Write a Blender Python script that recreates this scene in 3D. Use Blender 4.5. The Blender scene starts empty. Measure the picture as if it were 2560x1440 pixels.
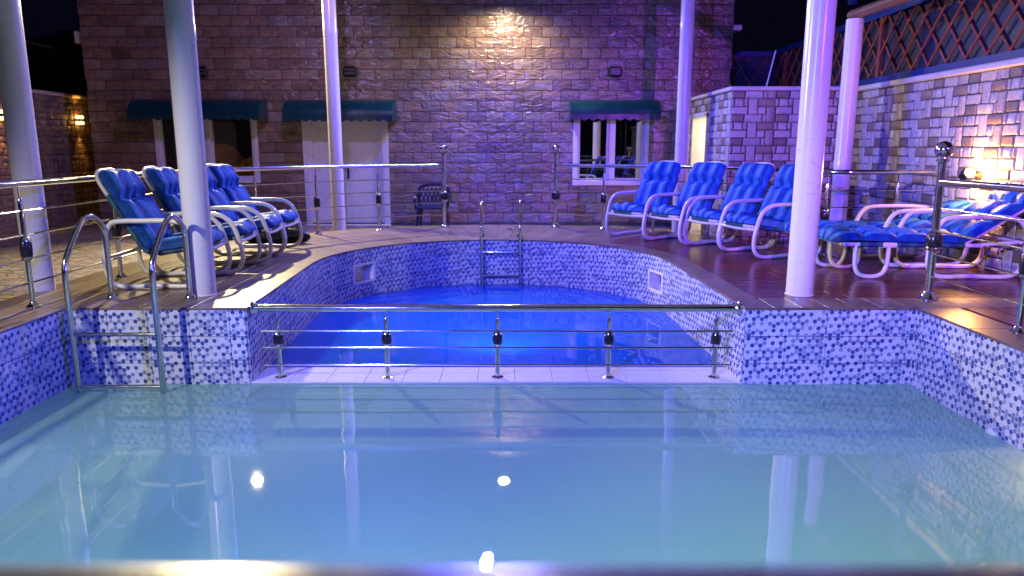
import bpy, math, random
from mathutils import Vector, Matrix
R = math.radians
random.seed(7)
SC = bpy.context.scene
COL = SC.collection

# ------------------------------------------------------------------ camera, world, lights, exposure
cd = bpy.data.cameras.new('camera')
cam = bpy.data.objects.new('camera', cd); COL.objects.link(cam)
cam.location = (0, 0, 1.15)
cam.rotation_euler = (R(90 - 11.06), 0, 0)
cd.sensor_width = 36.0; cd.lens = 36.0 * 1790 / 2560
cd.clip_start = 0.05; cd.clip_end = 400
cd.dof.use_dof = True; cd.dof.focus_distance = 5.6; cd.dof.aperture_fstop = 2.0
SC.camera = cam

w = bpy.data.worlds.new('World'); SC.world = w; w.use_nodes = True
bg = w.node_tree.nodes['Background']
bg.inputs[0].default_value = (0.004, 0.005, 0.018, 1)
bg.inputs[1].default_value = 0.3

SC.view_settings.view_transform = 'Standard'
SC.view_settings.look = 'None'
SC.view_settings.exposure = 0.0
SC.view_settings.gamma = 1.0
SC.cycles.use_denoising = True
SC.cycles.max_bounces = 6
SC.cycles.diffuse_bounces = 3
SC.cycles.glossy_bounces = 4
SC.cycles.transparent_max_bounces = 8
SC.cycles.sample_clamp_indirect = 4.0
SC.cycles.caustics_reflective = False
SC.cycles.caustics_refractive = False

# floodlights: name, position, aim point, colour, watts, cone, lamp radius
FLOODS = [
    ('warm_centre',  (-0.13, 12.24, 3.66), (-0.2, 10.2, -0.6), (1.0, 0.86, 0.60),  520, 176, 0.09),
    ('warm_side',    (-4.70, 12.28, 3.66), (-2.9, 5.6, 0.0),   (1.0, 0.82, 0.42), 3000, 102, 0.09),
    ('blue_roof',    (-0.40, 10.40, 4.20), (-0.2, 8.7, -0.5),  (0.05, 0.06, 1.0), 1800, 164, 0.10),
    ('blue_front',   (-2.45, -1.00, 2.95), (2.2, 8.4, -0.3),   (0.04, 0.05, 1.0), 5400, 57, 0.08),
    ('blue_right',   (3.60, -0.90, 2.95),  (-3.3, 3.0, -0.4),  (0.05, 0.06, 1.0), 3600, 40, 0.08),
    ('white_side',   (-4.50,  0.90, 3.25), (-2.4, 5.0, -0.2),  (1.0, 0.94, 0.86), 1050, 48, 0.08),
    ('white_fill',  (-3.30, -0.90, 2.70), (2.9, 4.9, -0.25),  (1.0, 0.92, 0.66), 1500, 30, 0.08),  # added fill spot that brightens the right block, not a known lamp
    ('white_far',    (-7.75,  6.40, 2.70), (4.6, 7.6, 1.3),    (0.84, 0.72, 1.0), 2400, 36, 0.08),
    ('violet_side',  (4.10, -0.60, 2.90),  (3.6, 8.0, 0.9),    (0.42, 0.08, 1.0), 2000, 42, 0.08),
    ('violet_fill',  (-2.20, 8.60, 4.20),  (-5.3, 12.7, 1.5),  (0.40, 0.25, 1.0), 420, 84, 0.08),  # added fill tinting the left of the brick building, not a known lamp
]
for n, p, t, c, e, cone, rad in FLOODS:
    ld = bpy.data.lights.new('flood_' + n, 'SPOT')
    ld.color = c; ld.energy = e; ld.spot_size = R(cone); ld.spot_blend = 0.9; ld.shadow_soft_size = rad
    lo = bpy.data.objects.new('flood_' + n, ld); COL.objects.link(lo)
    lo.location = p
    lo.rotation_euler = (Vector(t) - Vector(p)).to_track_quat('-Z', 'Y').to_euler()

# underwater pool lamps: name, position, aim, colour, watts
UNDER = [('front_left', (-1.6, 0.62, -0.95), (-0.9, 4.6, -1.75), (0.72, 0.90, 0.90), 390), ('front_right', (1.4, 0.62, -0.95), (0.8, 4.6, -1.75), (0.72, 0.90, 0.90), 390),
         ('round', (-0.12, 5.62, -0.95), (-0.12, 8.4, -1.75), (0.04, 0.19, 1.0), 340)]
for n, p, t, c, e in UNDER:
    ld = bpy.data.lights.new('underwater_' + n, 'SPOT'); ld.color = c; ld.energy = e; ld.spot_size = R(150); ld.spot_blend = 0.8; ld.shadow_soft_size = 0.08
    lo = bpy.data.objects.new('underwater_' + n, ld); COL.objects.link(lo); lo.location = p
    lo.rotation_euler = (Vector(t) - Vector(p)).to_track_quat('-Z', 'Y').to_euler()

# ------------------------------------------------------------------ small mesh kit
class MB:
    def __init__(s): s.v = []; s.f = []; s.uv = []
    def face(s, pts, uv=None):
        b = len(s.v); s.v += [tuple(p) for p in pts]; s.f.append(tuple(range(b, b + len(pts)))); s.uv.append(uv)
        return s
    def box(s, x0, x1, y0, y1, z0, z1, m=None):
        p = [(x0,y0,z0),(x1,y0,z0),(x1,y1,z0),(x0,y1,z0),(x0,y0,z1),(x1,y0,z1),(x1,y1,z1),(x0,y1,z1)]
        if m: p = [tuple(m @ Vector(q)) for q in p]
        b = len(s.v); s.v += p
        for q in ((3,2,1,0),(4,5,6,7),(0,1,5,4),(1,2,6,5),(2,3,7,6),(3,0,4,7)):
            s.f.append(tuple(b + i for i in q)); s.uv.append(None)
        return s
    def cbox(s, x0, x1, y0, y1, z0, z1, c=0.01):
        """box with chamfered edges all round"""
        pts = []
        for (sx, sy, sz) in [(a, b, d) for d in (0, 1) for b in (0, 1) for a in (0, 1)]:
            X = (x0, x1)[sx]; Y = (y0, y1)[sy]; Z = (z0, z1)[sz]
            ix = c if sx == 0 else -c; iy = c if sy == 0 else -c; iz = c if sz == 0 else -c
            pts.append(((X, Y+iy, Z+iz), (X+ix, Y, Z+iz), (X+ix, Y+iy, Z)))
        b = len(s.v)
        for t in pts: s.v += list(t)
        I = lambda i, k: b + i*3 + k
        F = [(0,2,6,4,0),(1,5,7,3,0),(0,4,5,1,1),(2,3,7,6,1),(0,1,3,2,2),(4,6,7,5,2)]
        for a_, b_, c_, d_, k in F: s.f.append((I(a_,k),I(b_,k),I(c_,k),I(d_,k))); s.uv.append(None)
        E_ = [(0,1,(1,2)),(2,3,(1,2)),(4,5,(1,2)),(6,7,(1,2)),(0,2,(0,2)),(1,3,(0,2)),(4,6,(0,2)),(5,7,(0,2)),(0,4,(0,1)),(1,5,(0,1)),(2,6,(0,1)),(3,7,(0,1))]
        for i, j, (k, l) in E_: s.f.append((I(i,k),I(j,k),I(j,l),I(i,l))); s.uv.append(None)
        for i in range(8): s.f.append((I(i,0),I(i,1),I(i,2))); s.uv.append(None)
        return s
    def tube(s, path, r, seg=10, closed=False, caps=True, flat=1.0):
        path = [Vector(p) for p in path]; n = len(path)
        rs = r if isinstance(r, (list, tuple)) else [r]*n
        tang = []
        for i in range(n):
            a = path[(i-1) % n] if (closed or i > 0) else path[i]
            b = path[(i+1) % n] if (closed or i < n-1) else path[i]
            tang.append((b-a).normalized())
        up = Vector((0,0,1)) if abs(tang[0].z) < 0.9 else Vector((1,0,0))
        nrm = (up - tang[0]*up.dot(tang[0])).normalized()
        b0 = len(s.v)
        for i in range(n):
            if i: nrm = (nrm - tang[i]*nrm.dot(tang[i])).normalized()
            bi = tang[i].cross(nrm)
            for k in range(seg):
                a = 2*math.pi*k/seg
                s.v.append(tuple(path[i] + (nrm*math.cos(a)*flat + bi*math.sin(a))*rs[i]))
        m = n if closed else n-1
        for i in range(m):
            for k in range(seg):
                j = (i+1) % n
                s.f.append((b0+i*seg+k, b0+i*seg+(k+1)%seg, b0+j*seg+(k+1)%seg, b0+j*seg+k)); s.uv.append(None)
        if caps and not closed:
            s.f.append(tuple(b0+k for k in reversed(range(seg)))); s.uv.append(None)
            s.f.append(tuple(b0+(n-1)*seg+k for k in range(seg))); s.uv.append(None)
        return s
    def lathe(s, prof, seg=16, c=(0,0,0), m=None):
        b0 = len(s.v); n = len(prof)
        for (r, z) in prof:
            for k in range(seg):
                a = 2*math.pi*k/seg
                p = Vector((c[0]+r*math.cos(a), c[1]+r*math.sin(a), c[2]+z))
                s.v.append(tuple(m @ p) if m else tuple(p))
        for i in range(n-1):
            for k in range(seg):
                s.f.append((b0+i*seg+k, b0+i*seg+(k+1)%seg, b0+(i+1)*seg+(k+1)%seg, b0+(i+1)*seg+k)); s.uv.append(None)
        s.f.append(tuple(b0+k for k in reversed(range(seg)))); s.uv.append(None)
        s.f.append(tuple(b0+(n-1)*seg+k for k in range(seg))); s.uv.append(None)
        return s
    def prism(s, poly, z0, z1):
        n = len(poly); b = len(s.v)
        s.v += [(x, y, z0) for x, y in poly] + [(x, y, z1) for x, y in poly]
        s.f.append(tuple(b+i for i in reversed(range(n)))); s.uv.append(None)
        s.f.append(tuple(b+n+i for i in range(n))); s.uv.append(None)
        for i in range(n):
            j = (i+1) % n; s.f.append((b+i, b+j, b+n+j, b+n+i)); s.uv.append(None)
        return s
    def grid(s, fn, nu, nv, uvfn=None):
        b = len(s.v)
        for j in range(nv+1):
            for i in range(nu+1): s.v.append(tuple(fn(i/nu, j/nv)))
        for j in range(nv):
            for i in range(nu):
                q = [(i,j),(i+1,j),(i+1,j+1),(i,j+1)]
                s.f.append(tuple(b + y*(nu+1) + x for x, y in q))
                s.uv.append([uvfn(x/nu, y/nv) for x, y in q] if uvfn else None)
        return s
    def mesh(s, name, smooth=False, off=None):
        me = bpy.data.meshes.new(name)
        v = s.v if off is None else [(p[0]-off[0], p[1]-off[1], p[2]-off[2]) for p in s.v]
        me.from_pydata(v, [], s.f)
        if any(u is not None for u in s.uv):
            uvl = me.uv_layers.new(name='UVMap')
            for pi, u in enumerate(s.uv):
                if u is None: continue
                for k, li in enumerate(me.polygons[pi].loop_indices): uvl.data[li].uv = u[k]
        if smooth:
            me.polygons.foreach_set('use_smooth', [True]*len(me.polygons))
            try: me.set_sharp_from_angle(angle=R(40))
            except Exception: pass
        me.update()
        return me
    def build(s, name, mat, parent=None, smooth=False, loc=None, rot=None, off=None):
        return ob(name, s.mesh(name, smooth, off), mat, parent, loc, rot)

def ob(name, me, mat, parent=None, loc=None, rot=None):
    if mat is not None and not me.materials: me.materials.append(mat)
    o = bpy.data.objects.new(name, me); COL.objects.link(o)
    if parent: o.parent = parent
    if loc: o.location = loc
    if rot: o.rotation_euler = rot
    return o
def tag(o, label=None, cat=None, group=None, kind=None):
    if label: o['label'] = label
    if cat: o['category'] = cat
    if group: o['group'] = group
    if kind: o['kind'] = kind
    return o
def thing(name, loc, label, cat, group=None, rz=0):
    o = bpy.data.objects.new(name, None); COL.objects.link(o)
    o.location = loc; o.rotation_euler = (0, 0, rz); o.empty_display_size = 0.2
    return tag(o, label, cat, group)
def copy_tree(o, parent=None):
    c = o.copy(); COL.objects.link(c); c.parent = parent
    for ch in list(o.children): copy_tree(ch, c)
    return c
def smooth_path(pts, sub=5, closed=False):
    P = [Vector(p) for p in pts]; n = len(P); out = []
    m = n if closed else n-1
    for i in range(m):
        if closed: p0, p1, p2, p3 = P[(i-1)%n], P[i], P[(i+1)%n], P[(i+2)%n]
        else: p0, p1, p2, p3 = P[max(i-1,0)], P[i], P[i+1], P[min(i+2,n-1)]
        for k in range(sub):
            t = k/sub
            out.append(0.5*((2*p1)+(p2-p0)*t+(2*p0-5*p1+4*p2-p3)*t*t+(3*p1-p0-3*p2+p3)*t**3))
    if not closed: out.append(P[-1])
    return out
def hexa(seg, r, z): return [(r*math.cos(2*math.pi*k/seg), r*math.sin(2*math.pi*k/seg), z) for k in range(seg)]

# ------------------------------------------------------------------ materials
def mat_new(name):
    m = bpy.data.materials.new(name); m.use_nodes = True
    nt = m.node_tree; b = nt.nodes['Principled BSDF']
    return m, nt, b
def N(nt, t, **kw):
    n = nt.nodes.new(t)
    for k, v in kw.items():
        if k == 'inp':
            for i, x in v.items(): n.inputs[i].default_value = x
        else: setattr(n, k, v)
    return n
def ramp(nt, stops, interp='LINEAR'):
    n = nt.nodes.new('ShaderNodeValToRGB'); cr = n.color_ramp; cr.interpolation = interp
    while len(cr.elements) > 1: cr.elements.remove(cr.elements[-1])
    cr.elements[0].position = stops[0][0]; cr.elements[0].color = (*stops[0][1], 1)
    for p, c in stops[1:]:
        e = cr.elements.new(p); e.color = (*c, 1)
    return n
def world_noise(nt, scale, detail=4, rough=0.55, stretch=None, dist=0.0):
    g = N(nt, 'ShaderNodeNewGeometry'); mp = N(nt, 'ShaderNodeMapping')
    if stretch: mp.inputs['Scale'].default_value = stretch
    nt.links.new(g.outputs['Position'], mp.inputs['Vector'])
    n = N(nt, 'ShaderNodeTexNoise', inp={'Scale': scale, 'Detail': detail, 'Roughness': rough, 'Distortion': dist})
    nt.links.new(mp.outputs[0], n.inputs['Vector'])
    return n
def bump(nt, b, src, strength, dist):
    n = N(nt, 'ShaderNodeBump', inp={'Strength': strength, 'Distance': dist})
    nt.links.new(src, n.inputs['Height']); nt.links.new(n.outputs[0], b.inputs['Normal']); return n
def rnd(nt):
    """per piece random number: object random plus island random"""
    oi = N(nt, 'ShaderNodeObjectInfo'); g = N(nt, 'ShaderNodeNewGeometry')
    a = N(nt, 'ShaderNodeMath', operation='ADD'); f = N(nt, 'ShaderNodeMath', operation='FRACT')
    nt.links.new(oi.outputs['Random'], a.inputs[0]); nt.links.new(g.outputs['Random Per Island'], a.inputs[1])
    nt.links.new(a.outputs[0], f.inputs[0]); return f.outputs[0]
def mixc(nt, fac, a, b_, mode='MIX'):
    n = N(nt, 'ShaderNodeMix', data_type='RGBA', blend_type=mode)
    for sock, v in ((n.inputs[0], fac), (n.inputs[6], a), (n.inputs[7], b_)):
        if hasattr(v, 'links'): nt.links.new(v, sock)
        else: sock.default_value = v if isinstance(v, float) else (*v, 1)
    return n.outputs[2]
M = {}
def simple(name, col, rough=0.5, metal=0.0, noise=0.0, nscale=8, bumpd=0.0, spec=0.5, stretch=None):
    m, nt, b = mat_new(name)
    b.inputs['Roughness'].default_value = rough; b.inputs['Metallic'].default_value = metal
    b.inputs['Specular IOR Level'].default_value = spec
    if noise or bumpd:
        n = world_noise(nt, nscale, stretch=stretch)
        r_ = ramp(nt, [(0.25, tuple(c*(1-noise) for c in col)), (0.75, tuple(min(1, c*(1+noise)) for c in col))])
        nt.links.new(n.outputs[0], r_.inputs[0]); nt.links.new(r_.outputs[0], b.inputs['Base Color'])
        rr = N(nt, 'ShaderNodeMapRange', inp={1: 0.3, 2: 0.7, 3: max(0.02, rough*0.8), 4: min(1, rough*1.25)})
        nt.links.new(n.outputs[0], rr.inputs[0]); nt.links.new(rr.outputs[0], b.inputs['Roughness'])
        if bumpd: bump(nt, b, n.outputs[0], 0.6, bumpd)
    else: b.inputs['Base Color'].default_value = (*col, 1)
    M[name] = m; return m
simple('white_paint', (0.72, 0.70, 0.66), 0.28, noise=0.06, nscale=3)
simple('pole_paint', (0.74, 0.71, 0.66), 0.24, noise=0.07, nscale=2.2, stretch=(1, 1, 0.25))
def scuffed(m):
    nt = m.node_tree; b = nt.nodes['Principled BSDF']; src = b.inputs['Base Color'].links[0].from_socket
    n1 = world_noise(nt, 9, 5, 0.7, (1, 1, 2.2), 0.5); r1 = ramp(nt, [(0.60, (1, 1, 1)), (0.70, (0.62, 0.56, 0.50))]); nt.links.new(n1.outputs[0], r1.inputs[0])
    n2 = world_noise(nt, 1.1, 3, 0.5); r2 = ramp(nt, [(0.48, (0, 0, 0)), (0.62, (1, 1, 1))]); nt.links.new(n2.outputs[0], r2.inputs[0])
    c = mixc(nt, r2.outputs[0], src, r1.outputs[0], 'MULTIPLY'); nt.links.new(c, b.inputs['Base Color'])
scuffed(M['pole_paint'])
simple('upvc', (0.66, 0.65, 0.63), 0.3, noise=0.05)
simple('steel', (0.62, 0.61, 0.60), 0.13, metal=1.0, noise=0.06, nscale=20)
simple('steel_satin', (0.62, 0.61, 0.60), 0.24, metal=1.0, noise=0.06, nscale=20)
simple('black_plastic', (0.012, 0.012, 0.014), 0.25)
simple('grey_plastic', (0.05, 0.05, 0.055), 0.35)
simple('awning_cloth', (0.002, 0.034, 0.042), 0.33, noise=0.12, nscale=5)
simple('grout_stone', (0.085, 0.068, 0.06), 0.8, noise=0.3, nscale=12)
simple('grout_dark', (0.014, 0.012, 0.013), 0.8, noise=0.3, nscale=12)
simple('grout_grey', (0.10, 0.09, 0.085), 0.8, noise=0.3, nscale=12)
simple('concrete', (0.42, 0.39, 0.36), 0.7, noise=0.12, nscale=6, bumpd=0.004)
simple('plinth', (0.05, 0.06, 0.055), 0.35, noise=0.5, nscale=14)
simple('cap_stone', (0.60, 0.56, 0.52), 0.45, noise=0.1, nscale=7)
simple('cream_paint', (0.78, 0.70, 0.48), 0.45, noise=0.04)
simple('dark_metal', (0.03, 0.03, 0.032), 0.4, metal=0.6)
simple('fence_blue', (0.006, 0.035, 0.16), 0.4, noise=0.15, nscale=6)
simple('fence_panel', (0.018, 0.023, 0.045), 0.55, noise=0.2, nscale=4)
simple('bar_brown', (0.30, 0.085, 0.035), 0.25, noise=0.2, nscale=9)
simple('white_tile', (0.70, 0.70, 0.70), 0.12, noise=0.03)
simple('skimmer_white', (0.80, 0.76, 0.66), 0.4, noise=0.06)
simple('blue_plastic', (0.002, 0.010, 0.04), 0.3)
simple('bag_black', (0.01, 0.01, 0.012), 0.3, noise=0.3, nscale=20, bumpd=0.01)
simple('wicker', (0.30, 0.13, 0.06), 0.6, noise=0.5, nscale=60, bumpd=0.01)
simple('room_dark', (0.05, 0.04, 0.045), 0.8)
simple('curtain', (0.16, 0.14, 0.08), 0.8, noise=0.5, nscale=6, stretch=(3, 3, 0.6))
simple('tank_plastic', (0.10, 0.08, 0.06), 0.6)
simple('leaf_brown', (0.05, 0.03, 0.015), 0.7)
simple('rust', (0.16, 0.07, 0.03), 0.7)
simple('beam_brown', (0.20, 0.10, 0.06), 0.4, noise=0.15, nscale=5)

def emit(name, col, s):
    m, nt, b = mat_new(name)
    b.inputs['Base Color'].default_value = (*col, 1); b.inputs['Emission Color'].default_value = (*col, 1)
    b.inputs['Emission Strength'].default_value = s; M[name] = m
emit('lamp_orange', (1.0, 0.62, 0.22), 26.0)
emit('lamp_amber', (1.0, 0.50, 0.10), 14.0)
emit('lamp_warm', (1.0, 0.88, 0.6), 8.0)

def m_brick():
    m, nt, b = mat_new('brick_stone')
    r = rnd(nt)
    cr = ramp(nt, [(0, (0.23,0.145,0.10)), (0.3, (0.25,0.16,0.11)), (0.5, (0.18,0.115,0.09)), (0.7, (0.28,0.20,0.145)), (0.85, (0.23,0.185,0.17)), (1, (0.15,0.085,0.065))])
    nt.links.new(r, cr.inputs[0])
    n = world_noise(nt, 5, 5, 0.6, (1, 1, 2.6), 0.6)
    c = mixc(nt, 0.55, cr.outputs[0], n.outputs[0], 'OVERLAY')
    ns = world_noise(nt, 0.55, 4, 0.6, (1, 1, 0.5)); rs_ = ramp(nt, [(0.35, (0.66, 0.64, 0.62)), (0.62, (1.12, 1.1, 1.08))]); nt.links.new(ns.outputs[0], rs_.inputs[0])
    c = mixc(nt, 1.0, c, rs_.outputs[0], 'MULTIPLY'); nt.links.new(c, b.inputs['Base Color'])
    b.inputs['Roughness'].default_value = 0.22
    b.inputs['Specular IOR Level'].default_value = 1.0
    n2 = world_noise(nt, 5.2, 3.5, 0.55, (1.0, 1, 2.1), 1.3)
    bump(nt, b, n2.outputs[0], 0.7, 0.042)
    M['brick'] = m
m_brick()
def m_stone(name, stops, rough, bd):
    m, nt, b = mat_new(name)
    r = rnd(nt); cr = ramp(nt, stops); nt.links.new(r, cr.inputs[0])
    n = world_noise(nt, 26, 5, 0.65)
    c = mixc(nt, 0.6, cr.outputs[0], n.outputs[0], 'OVERLAY'); nt.links.new(c, b.inputs['Base Color'])
    b.inputs['Roughness'].default_value = rough
    n2 = world_noise(nt, 40, 4, 0.6); bump(nt, b, n2.outputs[0], 0.6, bd)
    M[name] = m
m_stone('stone_light', [(0, (0.44,0.40,0.37)), (0.5, (0.50,0.46,0.43)), (1, (0.40,0.37,0.35))], 0.38, 0.012)
m_stone('stone_mid', [(0, (0.42,0.37,0.33)), (1, (0.34,0.28,0.25))], 0.38, 0.012)
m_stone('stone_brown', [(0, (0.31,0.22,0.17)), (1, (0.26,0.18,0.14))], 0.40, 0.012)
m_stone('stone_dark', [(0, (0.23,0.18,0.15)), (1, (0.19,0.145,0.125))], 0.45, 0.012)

def m_wood(name, a, c, rough):
    m, nt, b = mat_new(name)
    tc = N(nt, 'ShaderNodeTexCoord'); mp = N(nt, 'ShaderNodeMapping'); mp.inputs['Scale'].default_value = (1.5, 26, 1)
    oi = N(nt, 'ShaderNodeObjectInfo'); ad = N(nt, 'ShaderNodeVectorMath', operation='ADD')
    nt.links.new(tc.outputs['UV'], mp.inputs[0])
    sc = N(nt, 'ShaderNodeMath', operation='MULTIPLY'); sc.inputs[1].default_value = 37.0
    nt.links.new(oi.outputs['Random'], sc.inputs[0]); nt.links.new(mp.outputs[0], ad.inputs[0]); nt.links.new(sc.outputs[0], ad.inputs[1])
    n = N(nt, 'ShaderNodeTexNoise', inp={'Scale': 1.0, 'Detail': 5, 'Roughness': 0.6, 'Distortion': 0.4}); nt.links.new(ad.outputs[0], n.inputs['Vector'])
    cr = ramp(nt, [(0.3, a), (0.55, tuple((x+y)/2 for x, y in zip(a, c))), (0.72, c)]); nt.links.new(n.outputs[0], cr.inputs[0])
    r = rnd(nt); v = N(nt, 'ShaderNodeMapRange', inp={3: 0.78, 4: 1.18}); nt.links.new(r, v.inputs[0])
    hs = N(nt, 'ShaderNodeHueSaturation'); nt.links.new(cr.outputs[0], hs.inputs['Color']); nt.links.new(v.outputs[0], hs.inputs['Value'])
    nt.links.new(hs.outputs[0], b.inputs['Base Color']); b.inputs['Roughness'].default_value = rough
    bump(nt, b, n.outputs[0], 0.25, 0.003)
    M[name] = m
m_wood('wood_tan', (0.16, 0.112, 0.082), (0.255, 0.19, 0.145), 0.34)
m_wood('wood_dark', (0.085, 0.018, 0.016), (0.17, 0.045, 0.036), 0.24)
m_wood('wood_mid', (0.13, 0.08, 0.062), (0.22, 0.145, 0.112), 0.28)

def m_hex():
    m, nt, b = mat_new('hex_tile')
    L = nt.links.new
    S = 0.3/5/math.sqrt(3)
    uv = N(nt, 'ShaderNodeUVMap'); sep = N(nt, 'ShaderNodeSeparateXYZ'); L(uv.outputs[0], sep.inputs[0])
    cmb = N(nt, 'ShaderNodeCombineXYZ'); L(sep.outputs['Y'], cmb.inputs['X']); L(sep.outputs['X'], cmb.inputs['Y'])
    p = N(nt, 'ShaderNodeVectorMath', operation='SCALE'); p.inputs['Scale'].default_value = 1/S; L(cmb.outputs[0], p.inputs[0])
    p2 = N(nt, 'ShaderNodeVectorMath', operation='ADD'); p2.inputs[1].default_value = (20, 20*math.sqrt(3), 0); L(p.outputs[0], p2.inputs[0])
    r = (1, math.sqrt(3), 1); h = (0.5, math.sqrt(3)/2, 0)
    def cell(src):
        md = N(nt, 'ShaderNodeVectorMath', operation='MODULO'); md.inputs[1].default_value = r; L(src, md.inputs[0])
        sb = N(nt, 'ShaderNodeVectorMath', operation='SUBTRACT'); sb.inputs[1].default_value = h; L(md.outputs[0], sb.inputs[0]); return sb.outputs[0]
    a = cell(p2.outputs[0])
    sh = N(nt, 'ShaderNodeVectorMath', operation='SUBTRACT'); sh.inputs[1].default_value = h; L(p2.outputs[0], sh.inputs[0])
    c = cell(sh.outputs[0])
    la = N(nt, 'ShaderNodeVectorMath', operation='LENGTH'); L(a, la.inputs[0])
    lb = N(nt, 'ShaderNodeVectorMath', operation='LENGTH'); L(c, lb.inputs[0])
    lt = N(nt, 'ShaderNodeMath', operation='LESS_THAN'); L(la.outputs['Value'], lt.inputs[0]); L(lb.outputs['Value'], lt.inputs[1])
    mx = N(nt, 'ShaderNodeMix', data_type='VECTOR'); L(lt.outputs[0], mx.inputs[0]); L(c, mx.inputs[4]); L(a, mx.inputs[5])
    g = mx.outputs[1]
    idv = N(nt, 'ShaderNodeVectorMath', operation='SUBTRACT'); L(p2.outputs[0], idv.inputs[0]); L(g, idv.inputs[1])
    sc = N(nt, 'ShaderNodeVectorMath', operation='MULTIPLY'); sc.inputs[1].default_value = (2, 2/math.sqrt(3), 0); L(idv.outputs[0], sc.inputs[0])
    rd = N(nt, 'ShaderNodeVectorMath', operation='ADD'); rd.inputs[1].default_value = (0.5, 0.5, 0.5); L(sc.outputs[0], rd.inputs[0])
    fl = N(nt, 'ShaderNodeVectorMath', operation='FLOOR'); L(rd.outputs[0], fl.inputs[0])
    wn = N(nt, 'ShaderNodeTexWhiteNoise', noise_dimensions='3D'); L(fl.outputs[0], wn.inputs['Vector'])
    cr = ramp(nt, [(0, (0.60,0.61,0.64)), (0.26, (0.53,0.55,0.60)), (0.38, (0.27,0.33,0.47)), (0.55, (0.18,0.23,0.38)), (0.70, (0.045,0.070,0.235)), (0.86, (0.065,0.095,0.29))], 'CONSTANT')
    dq = N(nt, 'ShaderNodeVectorMath', operation='DOT_PRODUCT'); dq.inputs[1].default_value = (0.68, 0.045, 0); L(fl.outputs[0], dq.inputs[0])
    qa = N(nt, 'ShaderNodeMath', operation='MULTIPLY_ADD'); qa.inputs[1].default_value = 0.30; L(wn.outputs['Value'], qa.inputs[0]); L(dq.outputs['Value'], qa.inputs[2])
    qf = N(nt, 'ShaderNodeMath', operation='FRACT'); L(qa.outputs[0], qf.inputs[0]); L(qf.outputs[0], cr.inputs[0])
    ab = N(nt, 'ShaderNodeVectorMath', operation='ABSOLUTE'); L(g, ab.inputs[0])
    dt = N(nt, 'ShaderNodeVectorMath', operation='DOT_PRODUCT'); dt.inputs[1].default_value = (0.5, math.sqrt(3)/2, 0); L(ab.outputs[0], dt.inputs[0])
    sx = N(nt, 'ShaderNodeSeparateXYZ'); L(ab.outputs[0], sx.inputs[0])
    hm = N(nt, 'ShaderNodeMath', operation='MAXIMUM'); L(sx.outputs[0], hm.inputs[0]); L(dt.outputs['Value'], hm.inputs[1])
    ed = N(nt, 'ShaderNodeMapRange', inp={1: 0.445, 2: 0.465, 3: 0.0, 4: 1.0}); L(hm.outputs[0], ed.inputs[0])
    col = mixc(nt, ed.outputs[0], cr.outputs[0], (0.72, 0.71, 0.68))
    n = world_noise(nt, 3, 4); st = ramp(nt, [(0.3, (0.86,0.85,0.80)), (0.7, (1,1,1))]); L(n.outputs[0], st.inputs[0])
    col2 = mixc(nt, 1.0, col, st.outputs[0], 'MULTIPLY'); L(col2, b.inputs['Base Color'])
    b.inputs['Roughness'].default_value = 0.16
    M['hex_tile'] = m
m_hex()

def m_water(name, col, ior, sc, bd):
    """cloudy pool water: a scattering body lit from above and from the lamps below, under a reflecting surface"""
    m = bpy.data.materials.new(name); m.use_nodes = True; nt = m.node_tree; nt.nodes.clear(); L = nt.links.new
    out = N(nt, 'ShaderNodeOutputMaterial')
    n = world_noise(nt, 0.6, 3, 0.5)
    cr = ramp(nt, [(0.3, tuple(c*0.95 for c in col)), (0.7, tuple(min(1, c*1.05) for c in col))]); L(n.outputs[0], cr.inputs[0])
    df = N(nt, 'ShaderNodeBsdfDiffuse'); tl = N(nt, 'ShaderNodeBsdfTranslucent'); mx = N(nt, 'ShaderNodeMixShader'); mx.inputs[0].default_value = 0.62
    L(cr.outputs[0], df.inputs[0]); L(cr.outputs[0], tl.inputs[0]); L(df.outputs[0], mx.inputs[1]); L(tl.outputs[0], mx.inputs[2])
    gl = N(nt, 'ShaderNodeBsdfGlossy', inp={'Roughness': 0.012}); fr = N(nt, 'ShaderNodeFresnel', inp={0: ior}); mf = N(nt, 'ShaderNodeMixShader')
    w1 = world_noise(nt, sc, 2, 0.45, (1.0, 1.0, 1), 0.5)
    w2 = world_noise(nt, sc*6, 2, 0.5, (1, 1.6, 1))
    ad = N(nt, 'ShaderNodeMath', operation='MULTIPLY_ADD'); ad.inputs[1].default_value = 0.03
    L(w2.outputs[0], ad.inputs[0]); L(w1.outputs[0], ad.inputs[2])
    bp = N(nt, 'ShaderNodeBump', inp={'Strength': 1.0, 'Distance': bd}); L(ad.outputs[0], bp.inputs['Height'])
    L(bp.outputs[0], gl.inputs['Normal']); L(bp.outputs[0], fr.inputs['Normal'])
    L(fr.outputs[0], mf.inputs[0]); L(mx.outputs[0], mf.inputs[1]); L(gl.outputs[0], mf.inputs[2]); L(mf.outputs[0], out.inputs[0])
    M[name] = m
m_water('water_milky', (0.35, 0.66, 0.62), 1.95, 1.1, 0.0042)
m_water('water_blue', (0.03, 0.22, 0.80), 1.6, 1.5, 0.008)

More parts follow.
